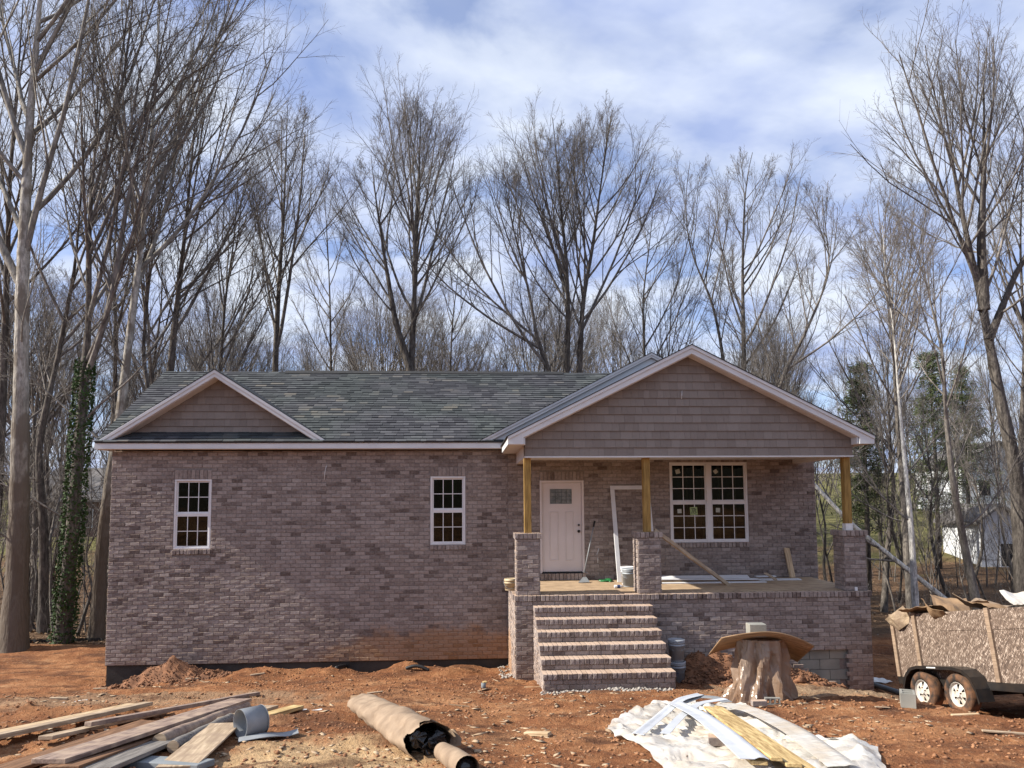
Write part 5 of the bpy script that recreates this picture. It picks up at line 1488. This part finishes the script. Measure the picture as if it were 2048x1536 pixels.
# things around it
p = ground(1816, 1411)
t = thing('cinder_block', 'hollow grey block lying beside the trailer tyre', 'block', p, .25)
mb = MB(); l, h, d = .30, .19, .19
mb.box(-l / 2, l / 2, -d / 2, -d / 2 + .03, 0, h); mb.box(-l / 2, l / 2, d / 2 - .03, d / 2, 0, h)
for a in (-l / 2, -.02, l / 2 - .03): mb.box(a, a + .03, -d / 2 + .03, d / 2 - .03, 0, h)
b = ob('block_body', mb, MAT['cmu'], t); b.rotation_euler = (0, 0, .9)
A, B = ground(1748, 1374), ground(1835, 1402)
mb = MB(); A.z += .05; B.z += .05; n = 60
mb.tube([A.lerp(B, i / n) for i in range(n + 1)], [.058 if i % 2 else .050 for i in range(n + 1)], 12); o = ob('drain_pipe', mb, MAT['foam'], None, True); tag(o, 'grey corrugated drain pipe running from the porch corner to trailer', 'pipe')
A = ground(1752, 1366); crumple('plastic_scrap', 'white plastic scrap by the porch corner', 'plastic scrap', A + Vector((.1, .1, .05)), (.5, .3), (.1, .1, .3), 'paper_white', 12)
# black silt fence and drain tile along the foundation
for i, (a, b, lab) in enumerate((((-30, 1287), (205, 1283), 'low black silt fence along the edge of the left woods'),)):
    A, B = ground(*a), ground(*b); c = (A + B) / 2; mb = MB(); n = 60
    vs_ = []; fs = []
    for k in range(n + 1):
        p = A.lerp(B, k / n); z0 = float(gz(p.x, p.y)); y = .03 * math.sin(k * .9)
        for hh in (-.05, .10 + .012 * math.sin(k * 2.1)):
            for dy in (0, .012): vs_.append((p.x - c.x, p.y + y + dy - c.y, z0 + hh - c.z))
    for k in range(n):
        q = k * 4
        for i0, i1 in ((0, 2), (2, 3), (3, 1), (1, 0)): fs.append((q + i0, q + i1, q + 4 + i1, q + 4 + i0))
    mb.add(vs_, fs); o = ob('silt_fence', mb, MAT['pvc_black'], None, False, c); tag(o, lab, 'silt fence')
for a, b, lab in (((672, 1336), (712, 1341), 'black drain tile poking up at the foundation, nearer the left gable'), ((812, 1337), (858, 1341), 'black drain tile lying along the clay stained brick base')):
    A, B = ground(*a), ground(*b); mid = (A + B) / 2
    mb = MB(); n = 20; mb.tube([A.lerp(B, i / n) + Vector((0, 0, .0 + .07 * math.sin(math.pi * i / n))) - mid for i in range(n + 1)], [.04 if i % 2 else .034 for i in range(n + 1)], 10); o = ob('drain_tile', mb, MAT['pvc_black'], None, True, mid); tag(o, lab, 'pipe', 'black drain tiles by the foundation')

# ================================================================== trees
def nrm(a): return a / np.maximum(np.linalg.norm(a, axis=-1, keepdims=True), 1e-9)
def tubes(P, R, S):
    """P (N,K,3) centre lines, R (N,K) radii -> verts, quads"""
    N_, K = R.shape
    T = np.empty_like(P); T[:, 1:-1] = P[:, 2:] - P[:, :-2]; T[:, 0] = P[:, 1] - P[:, 0]; T[:, -1] = P[:, -1] - P[:, -2]
    T = nrm(T)
    ref = np.where(np.abs(T[:, :1, 2:3]) > .9, np.array([1., 0, 0]), np.array([0, 0, 1.])) * np.ones_like(T)
    A = nrm(np.cross(T, ref)); B = np.cross(T, A)
    an = np.arange(S) * 2 * np.pi / S
    Vv = P[:, :, None] + R[:, :, None, None] * (A[:, :, None] * np.cos(an)[None, None, :, None] + B[:, :, None] * np.sin(an)[None, None, :, None])
    base = (np.arange(N_) * K * S)[:, None, None] + (np.arange(K - 1) * S)[None, :, None]
    k = np.arange(S)[None, None]; k2 = (k + 1) % S
    Q = np.stack([base + k, base + k2, base + S + k2, base + S + k], -1).reshape(-1, 4)
    return Vv.reshape(-1, 3), Q
def join(parts):
    Vs, Qs = [], []; n = 0
    for v, q in parts: Vs.append(v); Qs.append(q + n); n += len(v)
    return np.concatenate(Vs), np.concatenate(Qs)
def resample(pts, K):
    pts = np.asarray(pts, float); d = np.r_[0, np.cumsum(np.linalg.norm(np.diff(pts, axis=0), axis=1))]
    t = np.linspace(0, d[-1], K); out = np.stack([np.interp(t, d, pts[:, i]) for i in range(3)], 1)
    for _ in range(3): out[1:-1] = (out[:-2] + 2 * out[1:-1] + out[2:]) / 4
    return out
def sprout(rng, P, R, n, t0, t1, ang, lenf, ratio, K, up, wig, rmin, env=None):
    """grow n branches from every centre line in P"""
    N_, Kp = R.shape
    idx = np.repeat(np.arange(N_), n)
    t = (np.tile(np.arange(n), N_) + rng.random(N_ * n)) / n * (t1 - t0) + t0
    f = t * (Kp - 1); i0 = np.minimum(f.astype(int), Kp - 2); fr = (f - i0)[:, None]
    pos = P[idx, i0] * (1 - fr) + P[idx, i0 + 1] * fr
    tan = nrm(P[idx, i0 + 1] - P[idx, i0])
    pr = R[idx, i0] * (1 - fr[:, 0]) + R[idx, i0 + 1] * fr[:, 0]
    plen = np.linalg.norm(np.diff(P, axis=1), axis=2).sum(1)[idx]
    az = rng.random(len(idx)) * 2 * np.pi + np.tile(np.arange(n), N_) * 2.4
    ref = np.where(np.abs(tan[:, 2:3]) > .9, np.array([1., 0, 0]), np.array([0, 0, 1.]))
    a = nrm(np.cross(tan, ref)); b = np.cross(tan, a)
    perp = a * np.cos(az)[:, None] + b * np.sin(az)[:, None]
    an = np.radians(ang[0] + ang[1] * rng.standard_normal(len(idx)))[:, None]
    d = nrm(tan * np.cos(an) + perp * np.sin(an))
    if env is not None:
        c, r = env
        dd = nrm(d * .55 + np.array([0, 0, .6]))
        o = (pos - c) / r; dv = dd / r
        A_ = (dv ** 2).sum(1); B_ = (o * dv).sum(1); C_ = (o ** 2).sum(1) - 1
        disc = np.maximum(B_ ** 2 - A_ * C_, 0.0)
        L = np.clip((-B_ + np.sqrt(disc)) / A_, .8, 12) * lenf * rng.uniform(.75, 1.08, len(idx))
    else:
        L = plen * lenf * (1 - .5 * t) * rng.uniform(.6, 1.15, len(idx))
    out = np.empty((len(idx), K, 3)); out[:, 0] = pos; st = (L / (K - 1))[:, None]
    for k in range(1, K):
        d = nrm(d + wig * rng.standard_normal(d.shape) + np.array([0, 0, up]))
        out[:, k] = out[:, k - 1] + d * st
    r0 = np.clip(np.minimum(pr * .8, L * ratio), rmin, None)
    rad = r0[:, None] * np.linspace(1, .28, K)[None]; rad = np.maximum(rad, rmin * .75)
    return out, rad
def build_tree(rng, stems, env, n1=16, n2=9, n3=7, n4=5, t0=.45, ang1=(37, 9), rmin=.006, side_low=0, up=(.085, .075, .06), dens=1.0):
    """stems: list of (points, r_base, r_top, t0)"""
    trunkparts = []; L1 = []
    Ks = 40
    for si, (pts, ra, rb, s0, nn) in enumerate(stems):
        c = resample(pts, Ks); t = np.linspace(0, 1, Ks)
        r = ra * (1 - t) ** 1.25 + rb * .6
        if si == 0: r = r * (1 + .22 * np.exp(-t * 40))
        P, R = c[None], r[None]
        if si < 99: trunkparts.append(tubes(P, R * (1 + .05 * rng.standard_normal(R.shape)), 14))
        b = sprout(rng, P, R, nn, s0, .94, ang1, 1.0, .0092, 10, up[0], .035, rmin * 1.6, env)
        L1.append(b)
        if side_low:
            L1.append(sprout(rng, P, R, side_low, .12, s0, (62, 14), .0 + 1, .009, 10, .05, .09, rmin, (c[int(Ks * .35)], np.array([2.2, 2.2, 5.0]))))
    P1 = np.concatenate([b[0] for b in L1]); R1 = np.concatenate([b[1] for b in L1])
    P2, R2 = sprout(rng, P1, R1, n2, .22, .97, (27, 8), .62, .0080, 6, up[1], .065, rmin * 1.2)
    P3, R3 = sprout(rng, P2, R2, n3, .18, .98, (31, 11), .52, .0072, 3, up[2], .09, rmin * .95)
    P4, R4 = sprout(rng, P3, R3, n4, .2, 1.0, (38, 14), .68, .0075, 2, .05, .12, rmin * .75)
    # twigs straight on the leaders' tips too
    crown = join([tubes(P1, R1, 6), tubes(P2, R2, 3), tubes(P3, R3, 3), tubes(P4, R4, 3)])
    return join(trunkparts), crown
def make_tree(name, label, tr, cr, mats, loc=(0, 0, 0), group=None, cat='tree'):
    t = thing(name, label, cat, loc, 0, group)
    me = np_mesh('trunk', tr[0] - np.asarray(loc), tr[1]); o = ob('trunk', me, MAT[mats[0]], t, True)
    me = np_mesh('crown', cr[0] - np.asarray(loc), cr[1]); o = ob('crown', me, MAT[mats[1]], t, True)
    return t
def px_stem(rng, pts, Y, wpx, top=.10):
    out = []
    for i, (x, y) in enumerate(pts):
        p = at_depth(x, y, Y + (0 if i == 0 else rng.uniform(-.25, .25)))
        out.append((p.x, p.y, p.z))
    g = out[0]; z0 = float(gz(g[0], g[1])) - .15
    out[0] = (g[0], g[1], z0)
    r = wpx / 2 / F_PX * Y
    return out, r, r * top
def px_env(cx, cy, rx, ry, Y):
    c = at_depth(cx, cy, Y); return np.array(c), np.array([rx / F_PX * Y, rx / F_PX * Y * .85, ry / F_PX * Y])
SPECS = [
 ('sycamore_tree', 'stout mottled sycamore, thickest trunk at the edge of the left woods', 22.0, [([(28, 1282), (37, 1100), (42, 800), (45, 560), (52, 380), (62, 200), (78, 40), (88, -160), (95, -330)], 43, .40, 12)], (70, 0, 330, 480), 'pale', dict(n2=9, n3=6, n4=4)),
 ('sycamore_tree', 'slender pale sycamore leaning up past the left roof corner', 24.0, [([(192, 1287), (207, 1050), (238, 850), (262, 650), (285, 470), (298, 330), (312, 180), (318, 40), (325, -80)], 27, .50, 16)], (350, 130, 160, 330), 'pale', dict(n2=8, n3=6, n4=5)),
 ('ivy_clad_tree', 'dark tree with ivy climbing its lower trunk, left of the house', 23.0, [([(124, 1283), (146, 1050), (165, 800), (178, 640), (177, 480), (190, 300), (200, 120)], 30, .42, 14)], (195, 210, 150, 340), 'dark', {}),
 ('crooked_tree', 'dark crooked tree between the stout sycamore and the ivy trunk', 25.0, [([(86, 1284), (88, 1050), (74, 900), (95, 800), (113, 730), (128, 650), (150, 540), (165, 350), (180, 200)], 20, .42, 12)], (150, 330, 130, 280), 'dark', {}),
 ('bare_tree', 'tall dark bare tree rising right behind the left gable', 28.0, [([(335, 1250), (340, 740), (355, 600), (372, 450), (385, 300), (400, 150)], 26, .52, 16)], (425, 330, 100, 260), 'dark', dict(n2=8)),
 ('bare_tree', 'forked dark tree just left of the left gable peak', 27.0, [([(332, 1250), (302, 800), (284, 720), (298, 560), (325, 400), (340, 300)], 18, .5, 12)], (330, 420, 100, 230), 'dark', {}),
 ('bare_tree', 'narrow columnar bare tree alone right of the left gable', 33.0, [([(548, 1250), (550, 745), (556, 600), (566, 450), (572, 320), (575, 210)], 24, .50, 18)], (578, 420, 76, 245), 'dark', dict(n2=8, ang1=(33, 7))),
 ('bare_tree', 'broad oval crowned bare tree behind the middle of the roof', 34.0, [([(815, 1250), (822, 745), (828, 620), (832, 500), (836, 400), (840, 290), (842, 215)], 27, .55, 19), ([(822, 745), (790, 640), (770, 520), (752, 400), (742, 310)], 15, .3, 8)], (822, 425, 128, 235), 'dark', dict(n2=9, n4=5, ang1=(36, 8))),
 ('bare_tree', 'left stem of the twin trees behind the porch gable', 35.0, [([(1135, 1250), (1133, 745), (1137, 640), (1133, 520), (1120, 400), (1112, 300), (1105, 235)], 24, .54, 17)], (1120, 430, 100, 195), 'dark', dict(n2=8, ang1=(35, 8))),
 ('bare_tree', 'right stem of the twin trees behind the porch gable', 35.4, [([(1160, 1250), (1158, 745), (1165, 600), (1185, 500), (1200, 380), (1215, 280), (1225, 220)], 24, .52, 18)], (1220, 405, 108, 190), 'dark', dict(n2=8, ang1=(36, 8))),
 ('bare_tree', 'bare tree leaning left away from the twin trees', 33.0, [([(1130, 1250), (1103, 745), (1075, 690), (1062, 600), (1045, 530), (1020, 430), (1005, 330)], 19, .52, 15)], (1000, 475, 80, 170), 'dark', dict(n2=8)),
 ('bare_tree', 'thin leaning tree with sparse crown above the porch gable', 34.0, [([(1470, 1250), (1448, 720), (1425, 600), (1390, 530), (1372, 460), (1372, 370), (1380, 325)], 15, .55, 12)], (1380, 450, 66, 150), 'dark', dict(n2=7, n3=6, n4=4)),
 ('bare_tree', 'upright dark tree right of the porch gable peak', 33.0, [([(1480, 1250), (1488, 720), (1485, 560), (1487, 430), (1495, 340), (1505, 305)], 22, .52, 15)], (1505, 460, 84, 165), 'dark', dict(n2=7, n4=4, ang1=(40, 8))),
 ('bare_tree', 'pale curving tree sweeping right over the porch roof', 32.0, [([(1540, 1250), (1556, 765), (1600, 690), (1640, 600), (1662, 540), (1650, 450), (1645, 390)], 17, .5, 12)], (1650, 480, 70, 120), 'grey', {}),
 ('bare_tree', 'bushy grey tree between the porch roof and the big right tree', 30.0, [([(1825, 1240), (1800, 900), (1790, 760), (1785, 620), (1765, 500), (1755, 400)], 19, .50, 17)], (1770, 480, 84, 150), 'grey', dict(n2=8)),
 ('bare_tree', 'big two stemmed tree leaning left at the right edge of woods', 26.0, [([(2052, 1230), (2035, 950), (2000, 800), (1985, 720), (1965, 610), (1935, 480), (1905, 330), (1890, 210), (1882, 160)], 36, .58, 11), ([(1968, 620), (1962, 480), (1968, 330), (1968, 200), (1965, 125)], 22, .25, 11), ([(1978, 680), (2030, 550), (2085, 450), (2105, 300)], 16, .3, 8)], (1910, 300, 165, 205), 'dark', dict(n2=8, n3=6, n4=4, ang1=(35, 8))),
 ('birch_tree', 'slim white barked birch beside the right porch column', 24.0, [([(1832, 1225), (1822, 1050), (1805, 880), (1795, 760), (1788, 660), (1770, 540), (1765, 450)], 14, .55, 9)], (1775, 560, 60, 130), 'birch', dict(n2=6, n3=5, n4=3)),
 ('bare_tree', 'grey tree leaning left behind the trailer', 25.0, [([(1962, 1225), (1930, 1100), (1905, 960), (1893, 850), (1885, 700), (1850, 560), (1840, 450)], 18, .5, 12)], (1850, 520, 85, 170), 'grey', dict(n2=7, n3=6, n4=4)),
 ('bare_tree', 'tall dark tree at the left margin behind the stout sycamore', 26.0, [([(-25, 1280), (0, 900), (12, 600), (20, 350), (40, 100), (50, -60)], 24, .45, 13)], (20, 200, 170, 330), 'dark', dict(n2=8)),
 ('bare_tree', 'straight dark tree between the ivy trunk and the leaning sycamore', 29.0, [([(225, 1260), (225, 900), (232, 700), (228, 520), (240, 330), (250, 200)], 17, .45, 14)], (245, 380, 110, 240), 'dark', dict(n2=8)),
 ('bare_tree', 'dense dark tree behind the pale leaning sycamore crown', 31.0, [([(455, 1250), (440, 745), (450, 600), (470, 470), (475, 380), (480, 300)], 15, .45, 14)], (475, 430, 80, 190), 'dark', dict(n2=8, n4=4)),
 ('bare_tree', 'slim tree filling the gap between columnar and oval trees', 36.0, [([(665, 1250), (662, 745), (660, 600), (655, 480), (650, 400)], 13, .45, 14)], (655, 500, 60, 150), 'dark', dict(n2=7, n4=4)),
 ('bare_tree', 'bare tree right of the oval crown with drooping low limbs', 37.0, [([(905, 1250), (900, 745), (905, 640), (915, 560), (920, 480)], 12, .4, 13)], (915, 570, 60, 110), 'dark', dict(n2=7, n4=4)),
 ('bare_tree', 'thin bare tree behind the right slope of the porch gable', 38.0, [([(1292, 1250), (1290, 745), (1285, 600), (1300, 480), (1310, 380)], 14, .45, 14)], (1300, 490, 62, 130), 'dark', dict(n2=7, n4=4)),
 ('bare_tree', 'tall thin tree at the extreme right behind the two stemmed one', 31.0, [([(2030, 1240), (2042, 900), (2050, 700), (2040, 500), (2045, 330), (2050, 200)], 15, .45, 13)], (2050, 420, 90, 220), 'dark', dict(n2=7, n4=4)),
]
BM = {'dark': ('bark', 'twig'), 'grey': ('bark_grey', 'twig_grey'), 'pale': ('bark_pale', 'twig_pale'), 'birch': ('bark_birch', 'twig_grey')}
for i, (nm, lab, Yd, stems, en, kind, kw) in enumerate(SPECS):
    rng = np.random.default_rng(100 + i)
    st = []
    for si, (pp, wpx, t0, nn) in enumerate(stems):
        o_, r_, rt = px_stem(rng, pp, Yd, wpx)
        if si: o_[0] = tuple(at_depth(*pp[0], Yd))
        st.append((o_, r_, rt, t0, nn))
    k2 = dict(n2=8, n3=6, n4=5); k2.update({a: (b + 1 if a == 'n2' else b) for a, b in kw.items()})
    if i in (7, 8, 9, 1): k2['n4'] = 6
    st = [(a, b, c, d, round(e * 1.45)) for a, b, c, d, e in st]
    tr, cr = build_tree(rng, st, px_env(*en, Yd), side_low=2, rmin=.0046, **k2)
    loc = st[0][0][0]
    T_ = make_tree(nm, lab, tr, cr, BM[kind], loc)
    if nm == 'ivy_clad_tree':
        pts_ = resample(st[0][0], 200)[:95]
        n = 5200; ii = rng.integers(0, 95, n); a = rng.random(n) * 6.28
        rr = st[0][1] * 1.05 + .03 + .11 * rng.random(n) ** 2 * (1.3 - ii / 95)
        c = pts_[ii] + np.stack([np.cos(a) * rr, np.sin(a) * rr, rng.normal(0, .06, n)], 1)
        s = rng.uniform(.025, .06, n)[:, None]
        t1 = nrm(rng.standard_normal((n, 3))); t2 = nrm(np.cross(t1, rng.standard_normal((n, 3))))
        Vv = np.stack([c - t1 * s, c + t2 * s * .7, c + t1 * s, c - t2 * s * .7], 1).reshape(-1, 3) - np.asarray(loc)
        tag(ob('ivy', np_mesh('ivy', Vv, np.arange(n * 4).reshape(-1, 4)), MAT['ivy'], T_), kind='stuff')
# fallen birch
A, M1, B = at_depth(1560, 895, 28.5), at_depth(1705, 1052, 28.2), at_depth(1945, 1222, 27.6)
B.z = float(gz(B.x, B.y)) + .05
rng = np.random.default_rng(50)
P = resample([tuple(B), tuple(M1), tuple(A)], 20)[None]; R_ = np.linspace(.10, .06, 20)[None]
b1 = sprout(rng, P, R_, 9, .3, .98, (45, 12), .35, .02, 8, .05, .08, .008); b2 = sprout(rng, *b1, 5, .2, .95, (40, 12), .45, .02, 5, .04, .1, .006)
make_tree('fallen_birch', 'fallen white birch trunk slanting down behind the right porch column', tubes(P, R_, 10), join([tubes(*b1, 5), tubes(*b2, 3)]), ('bark_birch', 'twig_grey'), tuple(P[0, 0]))

# ---- the woods behind: a few kinds, many trees
protos = []
for i in range(7):
    rng = np.random.default_rng(300 + i)
    h = 16.5; sway = rng.normal(0, .35, (6, 2)).cumsum(0); sway[0] = 0
    pts_ = [(sway[k, 0], sway[k, 1], -.3 + h * k / 5) for k in range(6)]
    env = (np.array([sway[4, 0], sway[4, 1], 11.2]), np.array([1.9 + .5 * (i % 3), 1.9 + .5 * (i % 3), 6.3]))
    tr, cr = build_tree(rng, [(pts_, .13 + .025 * (i % 3), .012, .45, 15)], env, n2=8, n3=5, n4=4, side_low=1, rmin=.0048, ang1=(32 + 3 * (i % 3), 8))
    kind = ('dark', 'grey', 'dark')[i % 3]
    protos.append((tr, cr, kind))
sap = []
for i in range(5):
    rng = np.random.default_rng(400 + i)
    h = 6.5; sway = rng.normal(0, .22, (6, 2)).cumsum(0); sway[0] = 0
    pts_ = [(sway[k, 0], sway[k, 1], -.2 + h * k / 5) for k in range(6)]
    env = (np.array([sway[3, 0], sway[3, 1], 3.8]), np.array([1.1, 1.1, 3.2]))
    tr, cr = build_tree(rng, [(pts_, .045, .006, .3, 9)], env, n2=5, n3=4, n4=2, side_low=0, rmin=.0055, ang1=(34, 9))
    sap.append((tr, cr, 'grey' if i % 2 else 'dark'))
def first(nm, lab, pr, group):
    return make_tree(nm, lab, pr[0], pr[1], BM[pr[2]], (0, 0, 0), group)
wr = random.Random(31)
def place_many(protos_, spots, nm, lab, group):
    made = [None] * len(protos_)
    for (x, y, s) in spots:
        k = wr.randrange(len(protos_))
        if made[k] is None: made[k] = first(nm, lab, protos_[k], group); o = made[k]
        else: o = copy_tree(made[k])
        px = 1024 + F_PX * x / y
        zone = [z_ for lim, z_ in ((235, 'in the woods left of the house'), (560, 'behind the left gable'), (800, 'behind the left half of the roof'), (1010, 'behind the middle of the roof'), (1330, 'behind the right end of the roof'), (1640, 'behind the porch gable'), (9999, 'in the woods right of the porch')) if px < lim][0]
        depth = 'near the clearing' if y < 36 else 'further back' if y < 52 else 'far back'
        o['label'] = lab % ('grey' if protos_[k][2] == 'grey' else 'dark', zone, depth)
        o['group'] = group + ' ' + zone
        o.location = (x, y, float(gz(x, y)) - .05); o.rotation_euler = (wr.uniform(-.04, .04), wr.uniform(-.04, .04), wr.uniform(0, 6.28)); o.scale = (s, s, s * wr.uniform(.92, 1.08))
spots = []
while len(spots) < 150:
    y = 28 + 45 * wr.random() ** 1.15; x = wr.uniform(-.80, .80) * y
    px = 1024 + 1540 * x / y
    if abs(x + 1) < 11 and y < 36: continue
    s = wr.uniform(.62, 1.0) * (1.0 if y < 45 else 1.1)
    if 600 < px < 720 or 940 < px < 1010: s *= .8
    if px > 1300: s *= .86
    if (px < 500 or px > 1660) and wr.random() < .4: continue
    spots.append((x, y, s))
place_many(protos, spots, 'woodland_tree', 'thin %s bare tree %s, %s', 'thin trees')
spots = []
while len(spots) < 120:
    y = 22.8 + 24 * wr.random() ** 1.3; x = wr.uniform(-.78, .78) * y
    px = 1024 + 1540 * x / y
    if 240 < px < 1640 and wr.random() < .8: continue
    if -9.5 < x < 8.2 and y < 27: continue
    if 1560 < px < 1970 and y < 30: continue
    spots.append((x, y, wr.uniform(.55, 1.25)))
place_many(sap, spots, 'sapling', 'spindly %s sapling %s, %s', 'saplings')
# ---- undergrowth and the far wood read as one mass
rng = np.random.default_rng(77)
def brush(name, lab, n, yr, hr, xr, rr, k1=5, cat='undergrowth', keep=None):
    y = yr[0] + (yr[1] - yr[0]) * rng.random(n); x = (rng.random(n) * 2 - 1) * xr * y
    if keep is not None:
        kk = keep(x, y); x, y = x[kk], y[kk]
    n = len(x); h = rng.uniform(*hr, n)
    K = 6; P = np.empty((n, K, 3)); P[:, 0] = np.stack([x, y, gz(x, y) - .05], 1)
    d = nrm(np.stack([rng.normal(0, .22, n), rng.normal(0, .22, n), np.ones(n)], 1))
    for k in range(1, K):
        d = nrm(d + rng.normal(0, .10, d.shape) + np.array([0, 0, .03])); P[:, k] = P[:, k - 1] + d * (h / (K - 1))[:, None]
    R_ = (rr * h)[:, None] * np.linspace(1, .25, K)[None]; R_ = np.maximum(R_, .005)
    b = sprout(rng, P, R_, k1, .25, .98, (42, 14), .42, .009, 4, .05, .12, .0042); c = sprout(rng, *b, 4, .2, 1, (40, 14), .5, .009, 2, .04, .12, .0036)
    o = ob(name, np_mesh(name, *join([tubes(P, R_, 4), tubes(*b, 3), tubes(*c, 3)])), MAT['twig'])
    return tag(o, lab, cat, kind='stuff')
clear_house = lambda x, y: ~((x / y > .35) & (x / y < .62) & (y < 29)) & ~((x > -9.6) & (x < 8.4) & (y < 27)) & ~((x > 6) & (x < 10.5) & (y < 24.5))
brush('underbrush', 'tangle of thin bare brush along the edge of the woods', 800, (23.2, 46), (.5, 2.0), .80, .004, keep=lambda x, y: clear_house(x, y) & ((np.abs(x / y + .02) > .34) | (rng.random(len(x)) < .15)))
brush('far_woods', 'distant bare woodland on the slope behind', 420, (74, 135), (9, 15), .82, .0055, 9, 'woodland')
# leaf litter
n = 16000; y = 22.9 + 22 * rng.random(n) ** 1.6; x = (rng.random(n) * 2 - 1) * .8 * y; k = clear_house(x, y); x, y = x[k], y[k]; n = len(x)
c = np.stack([x, y, gz(x, y) + .03], 1); s = rng.uniform(.03, .075, n)[:, None]
t1 = nrm(rng.standard_normal((n, 3)) * np.array([1, 1, .4])); t2 = nrm(np.cross(t1, rng.standard_normal((n, 3)) * .4 + np.array([0, 0, 1])))
Vv = np.stack([c - t1 * s, c + t2 * s * .6, c + t1 * s, c - t2 * s * .6], 1).reshape(-1, 3)
tag(ob('leaf_litter', np_mesh('leaf_litter', Vv, np.arange(n * 4).reshape(-1, 4)), MAT['card']), 'dry brown leaves covering the woodland floor', 'leaves', kind='stuff')
# ---- evergreens in the right hand woods
def evergreen(label, px, Y, top_py, rad, seed):
    rng = np.random.default_rng(seed)
    p = at_depth(px, 1000, Y); z0 = float(gz(p.x, p.y)); topz = at_depth(px, top_py, Y).z; H = topz - z0
    t = thing('evergreen_tree', label, 'tree', (p.x, p.y, z0), 0, 'evergreens in the woods')
    mb = MB(); mb.tube([(0, 0, -.2), (.1, 0, H * .5), (0, .05, H * .95)], [.16, .10, .02], 10); ob('trunk', mb, MAT['bark'], t, True)
    n = 190; hh = rng.uniform(.22, 1, n) ** .9; a = rng.random(n) * 6.28
    L = rad * (1.08 - hh) ** .6 * rng.uniform(.5, 1.1, n)
    st = np.stack([0 * hh, 0 * hh, hh * H], 1); d = np.stack([np.cos(a), np.sin(a), rng.uniform(-.15, .35, n)], 1)
    P = st[:, None] + d[:, None] * L[:, None, None] * np.linspace(0, 1, 5)[None, :, None]
    v, q = tubes(P, np.maximum(.018 * np.linspace(1, .3, 5)[None] * np.ones((n, 1)), .004), 3); ob('limbs', np_mesh('limbs', v, q), MAT['twig'], t)
    m = 60; idx = np.repeat(np.arange(n), m); f = rng.uniform(.25, 1.05, n * m)
    c = st[idx] + d[idx] * (L[idx] * f)[:, None] + rng.normal(0, .13, (n * m, 3))
    s = rng.uniform(.08, .17, n * m)[:, None]; t1 = nrm(d[idx] + rng.normal(0, .7, (n * m, 3))); t2 = nrm(np.cross(t1, rng.standard_normal((n * m, 3))))
    Vv = np.stack([c - t1 * s, c + t2 * s * .16, c + t1 * s, c - t2 * s * .16], 1).reshape(-1, 3)
    ob('crown', np_mesh('crown', Vv, np.arange(n * m * 4).reshape(-1, 4)), MAT['needles'], t)
evergreen('dark evergreen showing just right of the porch eave', 1730, 40, 730, 2.0, 1)
evergreen('evergreen behind the birch in the right woods', 1872, 46, 705, 2.4, 2)
evergreen('broad evergreen left of the white house in the trees', 1935, 52, 735, 2.6, 3)
# ---- neighbours' buildings seen through the trees
def far_house(name, label, pxl, pxr, py_base, py_eave, py_ridge, Y, wall, roofm, wins, depth=7, gable_front=True):
    A, B = at_depth(pxl, py_base, Y), at_depth(pxr, py_base, Y); zb = min(A.z, float(gz(A.x, Y)), float(gz(B.x, Y))) - .2
    ze = at_depth(pxl, py_eave, Y).z; zr = at_depth((pxl + pxr) / 2, py_ridge, Y).z
    t = thing(name, label, 'building', ((A.x + B.x) / 2, Y, zb)); W_ = B.x - A.x; h = ze - zb; r = zr - zb
    mb = MB()
    if gable_front: mb.prism([(-W_ / 2, 0), (W_ / 2, 0), (W_ / 2, h), (0, r), (-W_ / 2, h)], 0, depth)
    else: mb.box(-W_ / 2, W_ / 2, 0, depth, 0, h)
    ob('wall', mb, MAT[wall], t)
    mb = MB()
    if gable_front:
        for s in (-1, 1): mb.prism([(0, r), (0, r + .15), (s * (W_ / 2 + .4), h - .1), (s * (W_ / 2 + .4), h - .25)], -.4, depth + .4)
    else:
        mb.hexa([(-W_ / 2 - .3, -.4, h), (W_ / 2 + .3, -.4, h), (W_ / 2 + .3, depth / 2, r), (-W_ / 2 - .3, depth / 2, r), (-W_ / 2 - .3, -.4, h + .15), (W_ / 2 + .3, -.4, h + .15), (W_ / 2 + .3, depth / 2, r + .15), (-W_ / 2 - .3, depth / 2, r + .15)])
        mb.hexa([(-W_ / 2 - .3, depth / 2, r), (W_ / 2 + .3, depth / 2, r), (W_ / 2 + .3, depth + .4, h), (-W_ / 2 - .3, depth + .4, h), (-W_ / 2 - .3, depth / 2, r + .15), (W_ / 2 + .3, depth / 2, r + .15), (W_ / 2 + .3, depth + .4, h + .15), (-W_ / 2 - .3, depth + .4, h + .15)])
    ob('roof', mb, MAT[roofm], t)
    for (x, z, w, hh) in wins:
        mb = MB(); mb.box(x - w / 2 - .07, x + w / 2 + .07, -.05, -.004, h * z - .07, h * z + hh + .07); f = ob('window', mb, MAT['far_white'], t)
        mb = MB(); mb.box(x - w / 2, x + w / 2, -.065, -.052, h * z, h * z + hh); ob('pane', mb, MAT['black'], f)
    return t
far_house('white_house', 'white house with gabled front on the slope beyond the right woods', 1925, 2075, 1002, 925, 885, 62, 'far_white', 'far_roof', [(-1.2, .45, .9, 1.2), (1.4, .45, .9, 1.2)])
far_house('white_shed', 'small white shed with dark doorway below the white house', 1962, 2040, 1100, 1040, 1012, 46, 'far_white', 'far_roof', [(.4, .1, .8, 1.3)], 4)
far_house('grey_roofed_house', 'brick house with grey roof seen through the left woods', 52, 225, 1090, 1005, 935, 58, 'far_brick', 'far_roof', [(-1.5, .45, .9, 1.3), (1.2, .45, .9, 1.3)], 8, False)
